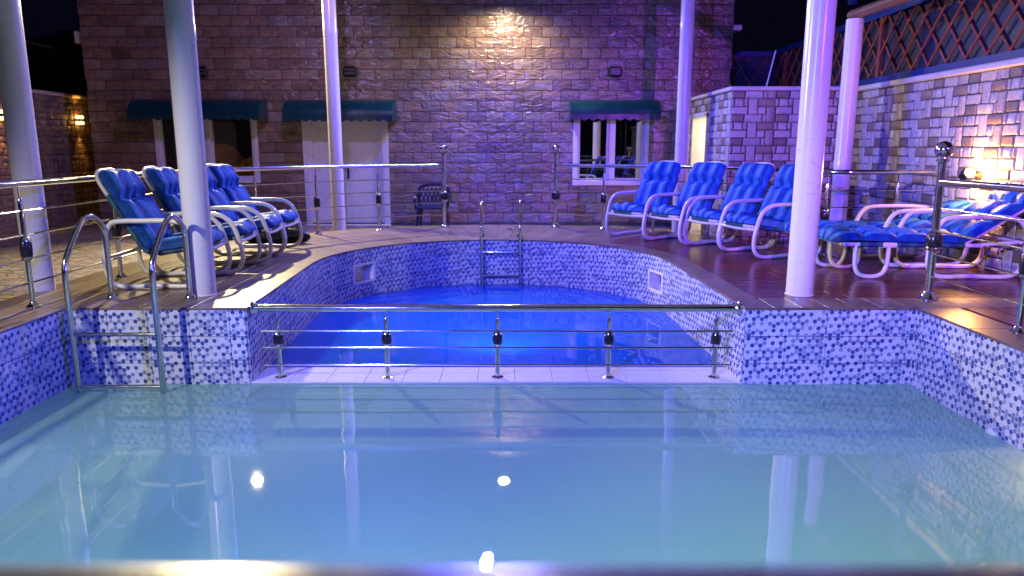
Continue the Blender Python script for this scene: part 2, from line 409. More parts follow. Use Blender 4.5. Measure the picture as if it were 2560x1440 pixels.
def m_cushion():
    m, nt, b = mat_new('cushion_fabric'); L = nt.links.new
    uv = N(nt, 'ShaderNodeUVMap'); s = N(nt, 'ShaderNodeSeparateXYZ'); L(uv.outputs[0], s.inputs[0])
    def band(sock, freq, ph):
        a = N(nt, 'ShaderNodeMath', operation='MULTIPLY_ADD'); a.inputs[1].default_value = freq; a.inputs[2].default_value = ph; L(sock, a.inputs[0])
        f = N(nt, 'ShaderNodeMath', operation='FRACT'); L(a.outputs[0], f.inputs[0])
        r = N(nt, 'ShaderNodeMath', operation='GREATER_THAN'); r.inputs[1].default_value = 0.5; L(f.outputs[0], r.inputs[0]); return r.outputs[0]
    st = band(s.outputs['X'], 3.5, 0.25); hz = band(s.outputs['Y'], 6.5, 0.1)
    c1 = mixc(nt, st, (0.005, 0.045, 0.24), (0.038, 0.155, 0.46))
    hf = N(nt, 'ShaderNodeMath', operation='MULTIPLY'); hf.inputs[1].default_value = 0.30; L(hz, hf.inputs[0])
    c2 = mixc(nt, hf.outputs[0], c1, (0.010, 0.085, 0.30))
    L(c2, b.inputs['Base Color']); b.inputs['Roughness'].default_value = 0.55
    b.inputs['Specular IOR Level'].default_value = 0.12
    n = world_noise(nt, 16, 3, 0.5, None, 0.8); bump(nt, b, n.outputs[0], 0.5, 0.02)
    M['cushion'] = m
    m, nt, b = mat_new('sling_fabric'); L = nt.links.new
    tc = N(nt, 'ShaderNodeTexCoord'); s = N(nt, 'ShaderNodeSeparateXYZ'); L(tc.outputs['Object'], s.inputs[0])
    st = band(s.outputs['Y'], 7.0, 0.2); hz = band(s.outputs['X'], 7.0, 0.1)
    c1 = mixc(nt, st, (0.006, 0.03, 0.11), (0.015, 0.13, 0.30)); c2 = mixc(nt, hz, c1, (0.012, 0.10, 0.13))
    L(c2, b.inputs['Base Color']); b.inputs['Roughness'].default_value = 0.6
    M['sling'] = m
m_cushion()

def m_paving():
    m, nt, b = mat_new('court_paving'); L = nt.links.new
    g = N(nt, 'ShaderNodeNewGeometry'); mp = N(nt, 'ShaderNodeMapping'); mp.inputs['Scale'].default_value = (7, 11, 1); L(g.outputs['Position'], mp.inputs[0])
    v = N(nt, 'ShaderNodeTexVoronoi', inp={'Scale': 1.0, 'Randomness': 0.9}); L(mp.outputs[0], v.inputs['Vector'])
    sx = N(nt, 'ShaderNodeSeparateColor'); L(v.outputs['Color'], sx.inputs[0])
    cr = ramp(nt, [(0, (0.16,0.12,0.09)), (0.25, (0.34,0.24,0.15)), (0.5, (0.22,0.22,0.20)), (0.75, (0.42,0.30,0.18)), (1, (0.12,0.13,0.13))]); L(sx.outputs[0], cr.inputs[0])
    v2 = N(nt, 'ShaderNodeTexVoronoi', feature='DISTANCE_TO_EDGE', inp={'Scale': 1.0, 'Randomness': 0.9}); L(mp.outputs[0], v2.inputs['Vector'])
    ed = N(nt, 'ShaderNodeMapRange', inp={1: 0.02, 2: 0.09}); L(v2.outputs['Distance'], ed.inputs[0])
    c = mixc(nt, ed.outputs[0], (0.07, 0.065, 0.06), cr.outputs[0]); L(c, b.inputs['Base Color'])
    b.inputs['Roughness'].default_value = 0.5; bump(nt, b, ed.outputs[0], 0.5, 0.01)
    M['paving'] = m
m_paving()

def m_glass(name, mirror, tint):
    m = bpy.data.materials.new(name); m.use_nodes = True; nt = m.node_tree; nt.nodes.clear()
    out = N(nt, 'ShaderNodeOutputMaterial'); tr = N(nt, 'ShaderNodeBsdfTransparent'); tr.inputs[0].default_value = (*tint, 1)
    gl = N(nt, 'ShaderNodeBsdfGlossy', inp={'Roughness': 0.01}); gl.inputs[0].default_value = (0.9, 0.92, 0.95, 1)
    fr = N(nt, 'ShaderNodeFresnel', inp={0: 1.5}); ad = N(nt, 'ShaderNodeMath', operation='ADD', use_clamp=True); ad.inputs[1].default_value = mirror
    mx = N(nt, 'ShaderNodeMixShader')
    nt.links.new(fr.outputs[0], ad.inputs[0]); nt.links.new(ad.outputs[0], mx.inputs[0])
    nt.links.new(tr.outputs[0], mx.inputs[1]); nt.links.new(gl.outputs[0], mx.inputs[2]); nt.links.new(mx.outputs[0], out.inputs[0])
    M[name] = m
m_glass('glass_clear', 0.02, (0.75, 0.78, 0.8))
m_glass('glass_mirror', 0.40, (0.15, 0.16, 0.2))

# ------------------------------------------------------------------ ground and deck
GZ = -0.20                        # courtyard level; the deck is z = 0
PXL, PXR, PY, PN = -3.28, 2.98, 5.13, 0.52     # front pool: left, right, far face, near edge
IL, IR = -1.96, 1.72              # opening into the round pool
CX, CY, RI = -0.20, 7.29, 1.85    # centre and radius of the round end
RC, RO = 2.06, 3.66               # coping and deck outer radius
WZ = -0.585                       # water level

g = MB()
for (x0, x1, y0, y1) in ((-60, -3.4, -40, 80), (3.1, 60, -40, 80), (-3.4, 3.1, -40, 0.45), (-3.4, 3.1, 9.3, 80)):
    g.face([(x0,y0,GZ),(x1,y0,GZ),(x1,y1,GZ),(x0,y1,GZ)])
tag(g.build('ground', M['paving']), 'multicoloured stone paving of the courtyard outside the deck', kind='structure')

deck = MB()
def strip(inner, outer, z=-0.014, zb=GZ):
    for i in range(len(inner)-1):
        a, b_, c, d = inner[i], inner[i+1], outer[i+1], outer[i]
        deck.face([(*a, z), (*b_, z), (*c, z), (*d, z)][::-1])
        deck.face([(*d, z), (*c, z), (*c, zb), (*d, zb)])
FL, FR = CX-RI, CX+RI      # where the straight sides meet the round end
inn = [(IL, PY), (FL, CY)] + [(CX+RI*math.cos(R(180-4.5*k)), CY+RI*math.sin(R(180-4.5*k))) for k in range(1, 40)] + [(FR, CY), (IR, PY)]
out = [(-3.78, PY), (-3.78, CY)] + [(CX+RO*math.cos(R(180-4.5*k)), CY+RO*math.sin(R(180-4.5*k))) for k in range(1, 40)] + [(CX+RO, CY), (CX+RO, PY)]
strip(inn, out)
for (x0, x1, y0, y1) in ((-3.78, PXL, -2.6, PY), (PXR, 4.6, -2.6, PY), (PXL, PXR, -2.6, PN), (CX+RO, 4.6, PY, 7.80)):
    deck.box(x0, x1, y0, y1, GZ, -0.0141)
pool_deck = tag(deck.build('deck', M['grout_grey']), 'raised deck of wood-look boards around the two pools', kind='structure')

bcache = {}
def board_mesh(l, wd, key='b'):
    k = (key, round(l, 3), round(wd, 3))
    if k not in bcache:
        t = 0.006; z0, z1 = -0.0139, 0.0
        x0, x1, y0, y1 = 0, l, -wd/2, wd/2
        mb = MB()
        mb.v = [(x0,y0,z0),(x1,y0,z0),(x1,y1,z0),(x0,y1,z0),(x0,y0,z1-.003),(x1,y0,z1-.003),(x1,y1,z1-.003),(x0,y1,z1-.003),
                (x0+t/2,y0+t/2,z1),(x1-t/2,y0+t/2,z1),(x1-t/2,y1-t/2,z1),(x0+t/2,y1-t/2,z1)]
        mb.f = [(0,1,5,4),(1,2,6,5),(2,3,7,6),(3,0,4,7),(4,5,9,8),(5,6,10,9),(6,7,11,10),(7,4,8,11),(8,9,10,11)]
        mb.uv = [[(mb.v[i][0], mb.v[i][1]) for i in f] for f in mb.f]
        bcache[k] = mb.mesh('board')
    return bcache[k]
def board(x, y, ang, l, wd, m, z=0.0, name='board'):
    me = board_mesh(l, wd, m)
    return ob(name, me, M[m], pool_deck, (x, y, z), (0, 0, ang))
gap = 0.005
# curved coping round the pool end, flat wedge tiles
cop = {}
NC = 25; da = 180/NC
def wedge(r0, r1, a, key, n=1):
    k = (r0, r1, a, key)
    if k not in cop:
        h = R(a)/2 - gap/2/r0; mb = MB()
        p = [(r0*math.cos(-h), r0*math.sin(-h)), (r1*math.cos(-h), r1*math.sin(-h)), (r1*math.cos(h), r1*math.sin(h)), (r0*math.cos(h), r0*math.sin(h))]
        mb.prism(p, -0.0139, 0.0)
        mb.uv = [[(mb.v[i][0], mb.v[i][1]) for i in f] for f in mb.f]
        cop[k] = mb.mesh(key)
    return cop[k]
for k in range(NC):
    a = R((k+0.5)*da)
    dark = (k+0.5)*da < 62
    ob('coping_tile', wedge(RI-0.012, RC, da, 'wood_mid' if dark else 'wood_tan'), M['wood_mid' if dark else 'wood_tan'], pool_deck, (CX, CY, 0.0), (0, 0, a))
NR = 40; dr = 180/NR
for k in range(NR):
    a = R((k+0.5)*dr); deg = (k+0.5)*dr
    m = 'wood_dark' if deg < 50 else ('wood_mid' if deg < 58 else 'wood_tan')
    for (r0, r1) in ((RC+gap, 2.86), (2.86+gap, RO-0.005)):
        ob('board', wedge(r0, r1, dr, m), M[m], pool_deck, (CX, CY, -0.001), (0, 0, a))
# straight coping beside the round pool
for k in range(7):
    y0 = PY + 0.004 + k*(CY-PY)/7
    f0 = k/7; aL = math.atan2(CY-PY, FL-IL); aR = math.atan2(CY-PY, FR-IR)
    board(IL+(FL-IL)*f0-0.094, y0, aL, (CY-PY)/7-gap, 0.212, 'wood_tan', name='coping_tile')
    board(IR+(FR-IR)*f0+0.094, y0, aR, (CY-PY)/7-gap, 0.212, 'wood_mid', name='coping_tile')
# left deck: long boards running away from the camera
x = IL-0.2-gap; 
while x > -3.76:
    wd = 0.195
    y = PY+0.004 - random.random()*0.0
    cuts = sorted([y, y+0.5+random.random()*0.6, CY])
    for a_, b_ in zip(cuts[:-1], cuts[1:]): board(x-wd/2, a_, R(90), b_-a_-gap, wd-gap, 'wood_tan', -0.001)
    x -= wd
# right deck: dark boards across
y = PY + 0.36
while y < 7.78:
    wd = 0.15; xs = 1.86 if y < CY-0.1 else (CX+math.sqrt(max(0, RO**2-(y+wd-CY)**2))+0.06)
    cuts = [xs, xs+0.5+random.random()*0.5]
    while cuts[-1] < 4.3: cuts.append(cuts[-1]+0.9)
    cuts[-1] = 4.59
    for a_, b_ in zip(cuts[:-1], cuts[1:]): board(a_, y+wd/2, 0, b_-a_-gap, wd-gap, 'wood_dark', -0.001)
    y += wd
x = 1.925
while x < 4.55:       # tiles along the front edge of the right block
    board(x+0.1, PY+0.004, R(90), 0.35, 0.2-gap, 'wood_mid', name='coping_tile'); x += 0.2
def rail_side(xa, wd, m, y1, y0=-2.0, step=0.62):
    y = y1
    while y > y0:
        board(xa, y-step, R(90), step-gap, wd-gap, m, name='coping_tile'); y -= step
rail_side(PXL-0.11+0.008, 0.22, 'wood_tan', PY); rail_side(PXL-0.36, 0.26, 'wood_tan', PY)
rail_side(PXR+0.155-0.008, 0.32, 'wood_mid', PY)
for i in range(7): rail_side(3.31+0.1+i*0.19, 0.185, 'wood_dark', PY, 1.0, 1.1)
for i in range(12): board(PXL+0.02+i*0.52, PN-0.15, 0, 0.515, 0.29, 'wood_tan', name='coping_tile')

# ------------------------------------------------------------------ pool shell
pw = thing('pool_wall', (0, 0, 0), 'blue and white hexagon mosaic tiles lining both pools', None); pw['kind'] = 'structure'
del pw['label']
pw['label'] = 'blue and white hexagon mosaic tiles lining both pools'
shell = MB()
NP = 19; dp = 180/NP
for k in range(NP):
    A, B = [(CX+(RI+0.010)*math.cos(R(180-q*dp)), CY+(RI+0.010)*math.sin(R(180-q*dp))) for q in (k, k+1)]
    for z0, z1 in ([(-0.015, -0.175), (-0.405, -1.3)] if NP-1-k in (1, 15) else [(-0.015, -1.3)]):
        shell.face([(*A, z0), (*B, z0), (*B, z1), (*A, z1)])
for (a_, b_) in (((IL-.01, PY), (FL-.01, CY)), ((FR+.01, CY), (IR+.01, PY))):
    shell.face([(*a_, -0.015), (*b_, -0.015), (*b_, -1.3), (*a_, -1.3)])
for (a_, b_) in (((PXL-.01, PN), (PXL-.01, PY+.01)), ((PXL-.01, PY+.01), (IL-.01, PY+.01)), ((IR+.01, PY+.01), (PXR+.01, PY+.01)), ((PXR+.01, PY+.01), (PXR+.01, PN)), ((PXR+.01, PN-.01), (PXL-.01, PN-.01))):
    shell.face([(*a_, -0.0145), (*b_, -0.0145), (*b_, -1.3), (*a_, -1.3)])
shell.build('grout_bed', M['concrete'], pw)
tcache = {}
def panel_mesh(wd, h, var):
    k = (round(wd, 4), round(h, 4), var)
    if k not in tcache:
        o = (0.3*var, 0.0)
        g2 = 0.0012; x0, x1, z0, z1 = g2, wd-g2, -h+g2, -g2; t = 0.008
        mb = MB()
        mb.v = [(x0,0,z0),(x1,0,z0),(x1,0,z1),(x0,0,z1),(x0+.0012,-t,z0+.0012),(x1-.0012,-t,z0+.0012),(x1-.0012,-t,z1-.0012),(x0+.0012,-t,z1-.0012)]
        mb.f = [(4,5,6,7),(0,1,5,4),(1,2,6,5),(2,3,7,6),(3,0,4,7)]
        mb.uv = [[(mb.v[i][0]+o[0]*1.0+0.001, mb.v[i][2]+0.9) for i in f] for f in mb.f]
        tcache[k] = mb.mesh('tile_panel')
    return tcache[k]
def tile_run(p0, ang, length, rows, wd=0.30, skip=()):
    """panels along a straight run; the panel's face looks to the right of -y rotated by ang"""
    n = int(math.ceil(length/wd - 1e-6)); d = Vector((math.cos(ang), math.sin(ang)))
    for i in range(n):
        w_ = min(wd, length - i*wd)
        if w_ < 0.03: continue
        q = Vector(p0) + d*(i*wd)
        for z0, z1 in zip(rows[:-1], rows[1:]):
            if (i, z0) in skip: continue
            ob('tile_panel', panel_mesh(w_, z0-z1, (i*3 + int(-z0*10)) % 4), M['hex_tile'], pw, (q.x, q.y, z0), (0, 0, ang))
rows = [-0.016, -0.216, -0.424, -0.632, -0.84]
tile_run((PXL, PY), 0, IL-PXL, rows)                       # face of the left block
tile_run((IR, PY), 0, PXR-IR, rows)                        # face of the right block
tile_run((PXL, PN), R(90), PY-PN, rows)                    # left side wall
tile_run((PXR, PY), R(-90), PY-PN, rows)                   # right side wall
tile_run((IL, PY), math.atan2(CY-PY, FL-IL), math.hypot(CY-PY, FL-IL), rows)      # straight parts of the round pool
tile_run((FR, CY), math.atan2(PY-CY, IR-FR), math.hypot(CY-PY, FR-IR), rows)
tile_run((IL, PY+0.0), 0, IR-IL, [-0.60, -0.84])           # front of the dividing ledge below the water line
chord = 2*RI*math.sin(R(dp/2)); rows2 = [-0.016, -0.175, -0.405, -0.62, -0.84]
SK = {1: 'white pool skimmer opening in the mosaic wall under the right row of chairs', 15: 'white pool skimmer opening in the mosaic wall below the four left chairs'}
for k in range(NP):
    a0 = R(180 - k*dp); a1 = R(180-(k+1)*dp); kk = NP-1-k
    p = Vector((CX+RI*math.cos(a0), CY+RI*math.sin(a0))); q = Vector((CX+RI*math.cos(a1), CY+RI*math.sin(a1)))
    ang = math.atan2(q.y-p.y, q.x-p.x)
    for z0, z1 in zip(rows2[:-1], rows2[1:]):
        if kk in SK and z0 == -0.175: continue
        ob('tile_panel', panel_mesh(chord, z0-z1, (k*3+int(-z0*10)) % 4), M['hex_tile'], pw, (p.x, p.y, z0), (0, 0, ang))
    if kk in SK:
        t = thing('pool_skimmer', (p.x, p.y, -0.405), SK[kk], 'skimmer', None, ang)
        W_, H_ = chord+0.03, 0.23; fr = MB(); e = 0.022
        for (x0, x1, z0, z1) in ((-0.03, W_, 0, e), (-0.03, W_, H_-e, H_), (-0.03, e-0.02, e, H_-e), (W_-e-0.01, W_, e, H_-e)): fr.box(x0, x1, -0.016, 0.012, z0, z1)
        fr.build('frame', M['skimmer_white'], t)
        nb = MB(); D_ = 0.13; e = 0.004; W_ = chord
        nb.face([(e,D_,e),(W_-e,D_,e),(W_-e,D_,H_-e),(e,D_,H_-e)]); nb.face([(e,0,e),(W_-e,0,e),(W_-e,D_,e),(e,D_,e)])
        nb.face([(e,0,H_-e),(e,D_,H_-e),(W_-e,D_,H_-e),(W_-e,0,H_-e)]); nb.face([(e,0,e),(e,D_,e),(e,D_,H_-e),(e,0,H_-e)]); nb.face([(W_-e,0,e),(W_-e,0,H_-e),(W_-e,D_,H_-e),(W_-e,D_,e)])
        nb.build('niche', M['skimmer_white'], t)
        MB().box(e+0.02, e+0.07, D_-0.02, D_-0.004, 0.06, H_-0.06).build('flap', M['grey_plastic'], t)

# white ledge dividing the pools
lg = tag(MB().box(IL, IR, PY+0.012, 5.50, -1.2, -0.582).build('pool_ledge', M['concrete']), 'low white tiled ledge dividing the two pools under the short railing', kind='structure')
n = 13; lw = (IR-IL)/n
for k in range(n):
    for (y0, y1) in ((PY+0.001, 5.265), (5.268, 5.497)):
        MB().cbox(0.0015, lw-0.0015, 0, y1-y0, -0.012, 0, 0.0015).build('ledge_tile', M['white_tile'], lg, loc=(IL+k*lw, y0, -0.570))
# water
wa = MB().face([(PXL-.005,PN-.005,WZ),(PXR+.005,PN-.005,WZ),(PXR+.005,PY+.006,WZ),(PXL-.005,PY+.006,WZ)])
tag(wa.build('front_pool_water', M['water_milky']), 'milky turquoise water of the front pool', kind='structure')
poly = [(x_, y_) for x_, y_ in inn]; poly = [(IL, 5.49)] + poly[1:-1] + [(IR, 5.49)]
tag(MB().face([(x_, y_, -0.576) for x_, y_ in poly][::-1]).build('round_pool_water', M['water_blue']), 'deep blue water of the round pool behind the ledge', kind='structure')

pf = MB().face([(PXL,PN,-1.29),(PXR,PN,-1.29),(PXR,PY,-1.29),(PXL,PY,-1.29)]).face([(x_, y_, -1.29) for x_, y_ in poly][::-1])
tag(pf.build('pool_floor', M['white_tile']), 'pale tiled floor under the cloudy water of both pools', kind='structure')
for n, p, tg, c, e in UNDER:
    t = thing('pool_light', (p[0], p[1]-0.09, p[2]), {'front_left': 'round underwater lamp on the near wall of the front pool, left one', 'front_right': 'round underwater lamp on the near wall of the front pool, right one', 'round': 'round blue underwater lamp below the ledge of the round pool'}[n], 'pool light')
    MB().lathe([(0.12,0),(0.12,0.012),(0.10,0.02)], 20, m=Matrix.Rotation(R(-90), 4, 'X')).build('bezel', M['white_paint'], t, True)
# return fitting and leaf
t = thing('pool_inlet', (PXR-0.008, 4.19, -0.60), 'small white oval inlet fitting at the waterline on the right pool wall', 'pool fitting')
MB().lathe([(0.045,0),(0.045,0.006),(0.034,0.014),(0.030,0.016),(0.014,0.017)], 18, m=Matrix.Rotation(R(-90), 4, 'Y')).build('flange', M['white_tile'], t, True)
MB().lathe([(0.016,0.014),(0.013,0.022),(0.008,0.022)], 14, m=Matrix.Rotation(R(-90), 4, 'Y')).build('nozzle', M['white_paint'], t, True)
lf = MB(); lf.grid(lambda u, v: ((v-.5)*0.10, (u-.5)*0.05*math.sin(math.pi*min(max(v,.02),.98)), 0.004+0.02*abs(u-.5)+0.012*math.sin(v*5)), 2, 6)
tag(lf.build('fallen_leaf', M['leaf_brown'], loc=(-0.03, 10.22, 0.0), rot=(0, 0, 0.5)), 'dry brown leaf lying on the deck behind the far ladder', 'leaf')

# ------------------------------------------------------------------ railings
def post_meshes():
    d = {}
    d['flange'] = MB().lathe([(0.050,0),(0.050,0.006),(0.040,0.014),(0.026,0.026),(0.021,0.040)], 18).mesh('flange', True)
    d['tube'] = MB().lathe([(0.019,0.03),(0.019,0.345)], 14).mesh('post', True)
    d['upper'] = MB().lathe([(0.0165,0.515),(0.0165,0.775),(0.013,0.792),(0.007,0.80)], 14).mesh('upper_tube', True)
    d['rod'] = MB().lathe([(0.0065,0.79),(0.0065,0.885)], 8).mesh('rod', True)
    d['ring'] = MB().lathe([(0.019,0.340),(0.030,0.348),(0.039,0.362),(0.040,0.374),(0.034,0.376)], 16).mesh('collar_ring', True)
    d['ring2'] = MB().lathe([(0.034,0.484),(0.040,0.486),(0.039,0.498),(0.030,0.512),(0.017,0.522)], 16).mesh('collar_ring', True)
    d['collar'] = MB().lathe([(0.034,0.374),(0.040,0.385),(0.041,0.430),(0.040,0.476),(0.034,0.486)], 16).mesh('collar', True)
    # tall newel
    d['nflange'] = MB().lathe([(0.072,0),(0.072,0.010),(0.056,0.022),(0.040,0.045),(0.034,0.06)], 20).mesh('flange', True)
    d['ntube'] = MB().lathe([(0.029,0.05),(0.029,1.05)], 18).mesh('post', True)
    d['nneck'] = MB().lathe([(0.029,1.045),(0.046,1.052),(0.046,1.066),(0.030,1.074),(0.028,1.085)], 18).mesh('neck', True)
    d['nball'] = MB().lathe([(0.02,1.078)]+[(0.066*math.sin(R(a)), 1.139-0.062*math.cos(R(a))) for a in range(24, 172, 12)]+[(0.008,1.201)], 20).mesh('ball', True)
    d['ncollar'] = MB().lathe([(0.052,0.405),(0.058,0.415),(0.058,0.49),(0.052,0.50)], 20).mesh('collar', True)
    d['nring'] = MB().lathe([(0.029,0.378),(0.048,0.388),(0.056,0.400),(0.052,0.412)], 20).mesh('collar_ring', True)
    d['nring2'] = MB().lathe([(0.052,0.494),(0.056,0.506),(0.048,0.518),(0.029,0.530)], 20).mesh('collar_ring', True)
    return d
PM = post_meshes()
def add_post(root, x, y, z=0.0, sz=1.0):
    p = ob('post', PM['tube'], M['steel'], root, (x, y, z)); p.scale = (1, 1, sz)
    for k, nme, mt in (('flange','flange','steel'),('upper','upper_tube','steel'),('rod','rod','steel'),('ring','collar_ring','steel'),('ring2','collar_ring','steel'),('collar','collar','black_plastic')):
        ob(nme, PM[k], M[mt], p)
def add_newel(root, x, y):
    p = ob('newel_post', PM['ntube'], M['steel'], root, (x, y, 0))
    for k, nme, mt in (('nflange','flange','steel'),('nneck','neck','steel'),('nball','ball','steel'),('nring','collar_ring','steel'),('nring2','collar_ring','steel'),('ncollar','collar','black_plastic')):
        ob(nme, PM[k], M[mt], p)
def railing(path, posts, newels, label, base, zs=(0.18, 0.355, 0.53, 0.705), zh=0.90, hm='steel'):
    t = thing('railing', base, label, 'railing')
    off = base
    L_ = lambda z: [(p[0], p[1], z) for p in path]
    MB().tube(L_(zh), 0.0255, 14).build('handrail', M[hm], t, True, off=off)
    for z in zs: MB().tube(L_(z), 0.0072, 8).build('rail', M['steel'], t, True, off=off)
    for (x, y) in posts: add_post(t, x-off[0], y-off[1])
    for (x, y) in newels: add_newel(t, x-off[0], y-off[1])
    return t
RR = 3.44
arc = lambda a: (-0.13+RR*math.cos(R(a)), CY+RR*math.sin(R(a)))
lp = [arc(104.6+k*(180-104.6)/20) for k in range(21)] + [(-3.545, 6.5), (-3.53, 5.16), (-3.53, 3.6), (-3.53, 0.39)]
railing(lp, [arc(120.9), arc(136.4), arc(152), arc(168)] + [(-3.545, 6.4), (-3.53, 5.16), (-3.53, 3.95), (-3.53, 2.7), (-3.53, 1.5)], [arc(104.6)],
        'curved steel railing behind the left row of blue chairs, ending in a ball-topped post', (-3.53, 5.16, 0))
rp = [arc(77-k*(77-9)/18) for k in range(19)] + [(3.38, 7.68), (3.60, 7.63), (4.57, 7.62)]
railing(rp, [arc(65), arc(52.3), arc(38), arc(24), (3.36, 7.70), (4.07, 7.62)], [arc(77)],
        'curved steel railing behind the right row of blue chairs, running to the stone wall', (0.65, 10.63, 0))
railing([(3.22, 5.43), (3.22, 4.42), (3.23, 2.4), (3.23, 0.39)], [(3.22, 4.42), (3.225, 3.3), (3.23, 2.2), (3.23, 1.1)], [(3.22, 5.43)],
        'straight steel railing along the right pool edge in front of the loungers', (3.22, 5.43, 0))
railing([(-3.45, 0.391), (3.15, 0.391)], [(-2.6, .391), (-1.35, .391), (1.35, .391), (2.6, .391)], [],
        'blurred steel handrail across the bottom of the picture, close to the camera', (0, 0.391, 0), zh=0.873, hm='steel_satin')
# short divider railing on the ledge
t = thing('divider_railing', (CX, 5.25, -0.57), 'short steel railing standing on the white ledge between the pools', 'railing')
hz = -0.03
MB().tube([(IL+0.02, 5.25, hz), (IR-0.02, 5.25, hz)], 0.0285, 16).build('handrail', M['steel'], t, True, off=(CX, 5.25, -0.57))
for s_, xx in ((1, IL+0.009), (-1, IR-0.009)):
    MB().lathe([(0.058,0),(0.058,0.008),(0.046,0.016),(0.040,0.032),(0.030,0.048)], 18, m=Matrix.Rotation(R(90*s_), 4, 'Y')).build('end_flange', M['steel'], t, True, loc=(xx-CX, 0, hz+0.57))
for z in (-0.205, -0.333, -0.470):
    MB().tube([(IL+0.05, 5.235, z), (CX-0.4, 5.235, z+0.002), (CX+0.9, 5.235, z-0.003), (IR-0.05, 5.235, z)], 0.0078, 8).build('rail', M['steel'], t, True, off=(CX, 5.25, -0.57))
DPM = {}
DPM['post'] = MB().lathe([(0.0195,0.006),(0.0195,0.255)], 14).mesh('post', True)
DPM['flange'] = MB().lathe([(0.044,0),(0.044,0.004),(0.030,0.008),(0.021,0.012)], 18).mesh('flange', True)
DPM['collar'] = MB().lathe([(0.028,0.262),(0.036,0.272),(0.038,0.30),(0.036,0.33),(0.028,0.338)], 16).mesh('collar', True)
DPM['ring'] = MB().lathe([(0.0195,0.240),(0.026,0.250),(0.034,0.264),(0.028,0.268)], 16).mesh('collar_ring', True)
DPM['ring2'] = MB().lathe([(0.030,0.332),(0.035,0.338),(0.030,0.356),(0.018,0.366)], 16).mesh('collar_ring', True)
DPM['upper'] = MB().lathe([(0.0155,0.36),(0.0155,0.455),(0.012,0.466),(0.006,0.470)], 12).mesh('upper_tube', True)
DPM['rod'] = MB().lathe([(0.006,0.465),(0.006,0.52)], 8).mesh('rod', True)
for xx in (-1.77, -0.95, -0.11, 0.735, 1.545):
    p = ob('post', DPM['post'], M['steel'], t, (xx-CX, 0, 0))
    for k, nme, mt in (('flange','flange','steel'),('upper','upper_tube','steel'),('rod','rod','steel'),('ring','collar_ring','steel'),('ring2','collar_ring','steel'),('collar','collar','black_plastic')):
        ob(nme, DPM[k], M[mt], p)

# ladders
def ladder(xl, xr, yb, yf, ztop, rungs, label, r=0.021, zbend=0.36, zbot=-1.1):
    t = thing('pool_ladder', ((xl+xr)/2, yb, 0), label, 'ladder'); off = ((xl+xr)/2, yb, 0)
    for x in (xl, xr):
        ym = (yb+yf)/2
        pts = [(x, yb, 0.0), (x, yb, 0.15), (x, yb, ztop-0.22), (x, yb-0.012, ztop-0.11), (x, yb-(yb-yf)*.16, ztop-0.035), (x, yb-(yb-yf)*.33, ztop), (x, yb-(yb-yf)*.50, ztop-0.03),
               (x, yb-(yb-yf)*.68, ztop-0.105), (x, yf+0.05, zbend+0.05), (x, yf+0.01, zbend-0.03), (x, yf, zbend-0.12), (x, yf, -0.2), (x, yf, zbot)]
        s = MB().tube(smooth_path(pts, 4), r, 14).build('side_rail', M['steel'], t, True, off=off)
        MB().lathe([(0.042,0),(0.042,0.008),(0.036,0.018),(0.026,0.034)], 16, (x-off[0], 0, 0)).build('base_flange', M['steel'], s, True)
    for z in rungs: MB().tube([(xl, yf, z), (xr, yf, z)], 0.0145, 12, flat=1.0).build('rung', M['steel'], t, True, off=off)
    for z in rungs: pass
ladder(-3.125, -2.515, 5.48, 4.93, 0.655, (-0.15, -0.54, -0.86), 'steel pool ladder in front of the nearest left chair and white pole')
ladder(-0.39, 0.10, 9.41, 9.04, 0.475, (-0.16, -0.46, -0.80), 'narrow steel ladder at the far end of the round blue pool', r=0.0185, zbend=0.22)

# ------------------------------------------------------------------ poles and pergola
def pole(x, y, r, z0, z1, label, seam=2.1):
    t = thing('canopy_pole', (x, y, z0), label, 'pole', 'white poles around the pool')
    h = z1-z0; s0 = seam-z0
    prof = [(r, 0), (r, s0), (r+0.0035, s0+0.002), (r+0.0035, s0+0.10), (r+0.001, s0+0.11), (r+0.001, h)]
    MB().lathe(prof, 28).build('shaft', M['pole_paint'], t, True)
    MB().lathe([(r+0.008, 0), (r+0.008, 0.006), (r+0.001, 0.010)], 28).build('base_ring', M['pole_paint'], t, True)
pole(-2.475, 5.62, 0.103, 0, 4.4, 'thick white pole standing among the left blue chairs beside the near ladder', 1.95)
pole(2.30, 5.62, 0.103, 0, 4.4, 'thick white pole at the corner of the right deck between chairs and loungers', 2.8)
pole(-3.90, 5.82, 0.104, GZ, 4.4, 'thick white pole outside the railing at the far left edge', 2.9)
pole(-2.66, 11.0, 0.099, GZ, 4.4, 'slim white pole in front of the white double door', 2.75)
pole(2.56, 11.0, 0.099, GZ, 4.4, 'slim white pole beside the lit doorway and the far right chair', 2.85)
pole(4.05, 8.9, 0.098, GZ, 2.64, 'shorter white pole near the stone corner carrying a horizontal pipe', 0.9)
t = tag(MB().tube([(4.05, 9.0, 2.70), (4.12, 8.0, 2.71), (4.18, 3.0, 2.72)], 0.06, 18).build('overhead_pipe', M['beam_brown'], None, True), 'brown overhead pipe resting on the short pole under the lattice fence', 'pipe')
t = tag(MB().box(-0.05, 0.05, 0, 3.72, -0.05, 0.06, Matrix.Translation((4.03, 8.95, 2.86)) @ Matrix.Rotation(R(152), 4, 'Z') @ Matrix.Rotation(R(14), 4, 'X')).build('roof_beam', M['fence_blue']), 'dark blue sloping roof beam at the top of the short pole', 'beam')
for (a_, b_) in (((-2.475, 5.62), (2.30, 5.62)), ((-2.66, 11.0), (2.56, 11.0))):
    tag(MB().box(a_[0]-0.2, b_[0]+0.2, a_[1]-0.06, a_[1]+0.06, 4.401, 4.52).build('cross_beam', M['white_paint']), 'white cross beam above the picture joining the pole tops at depth %.0f metres' % a_[1], 'beam')

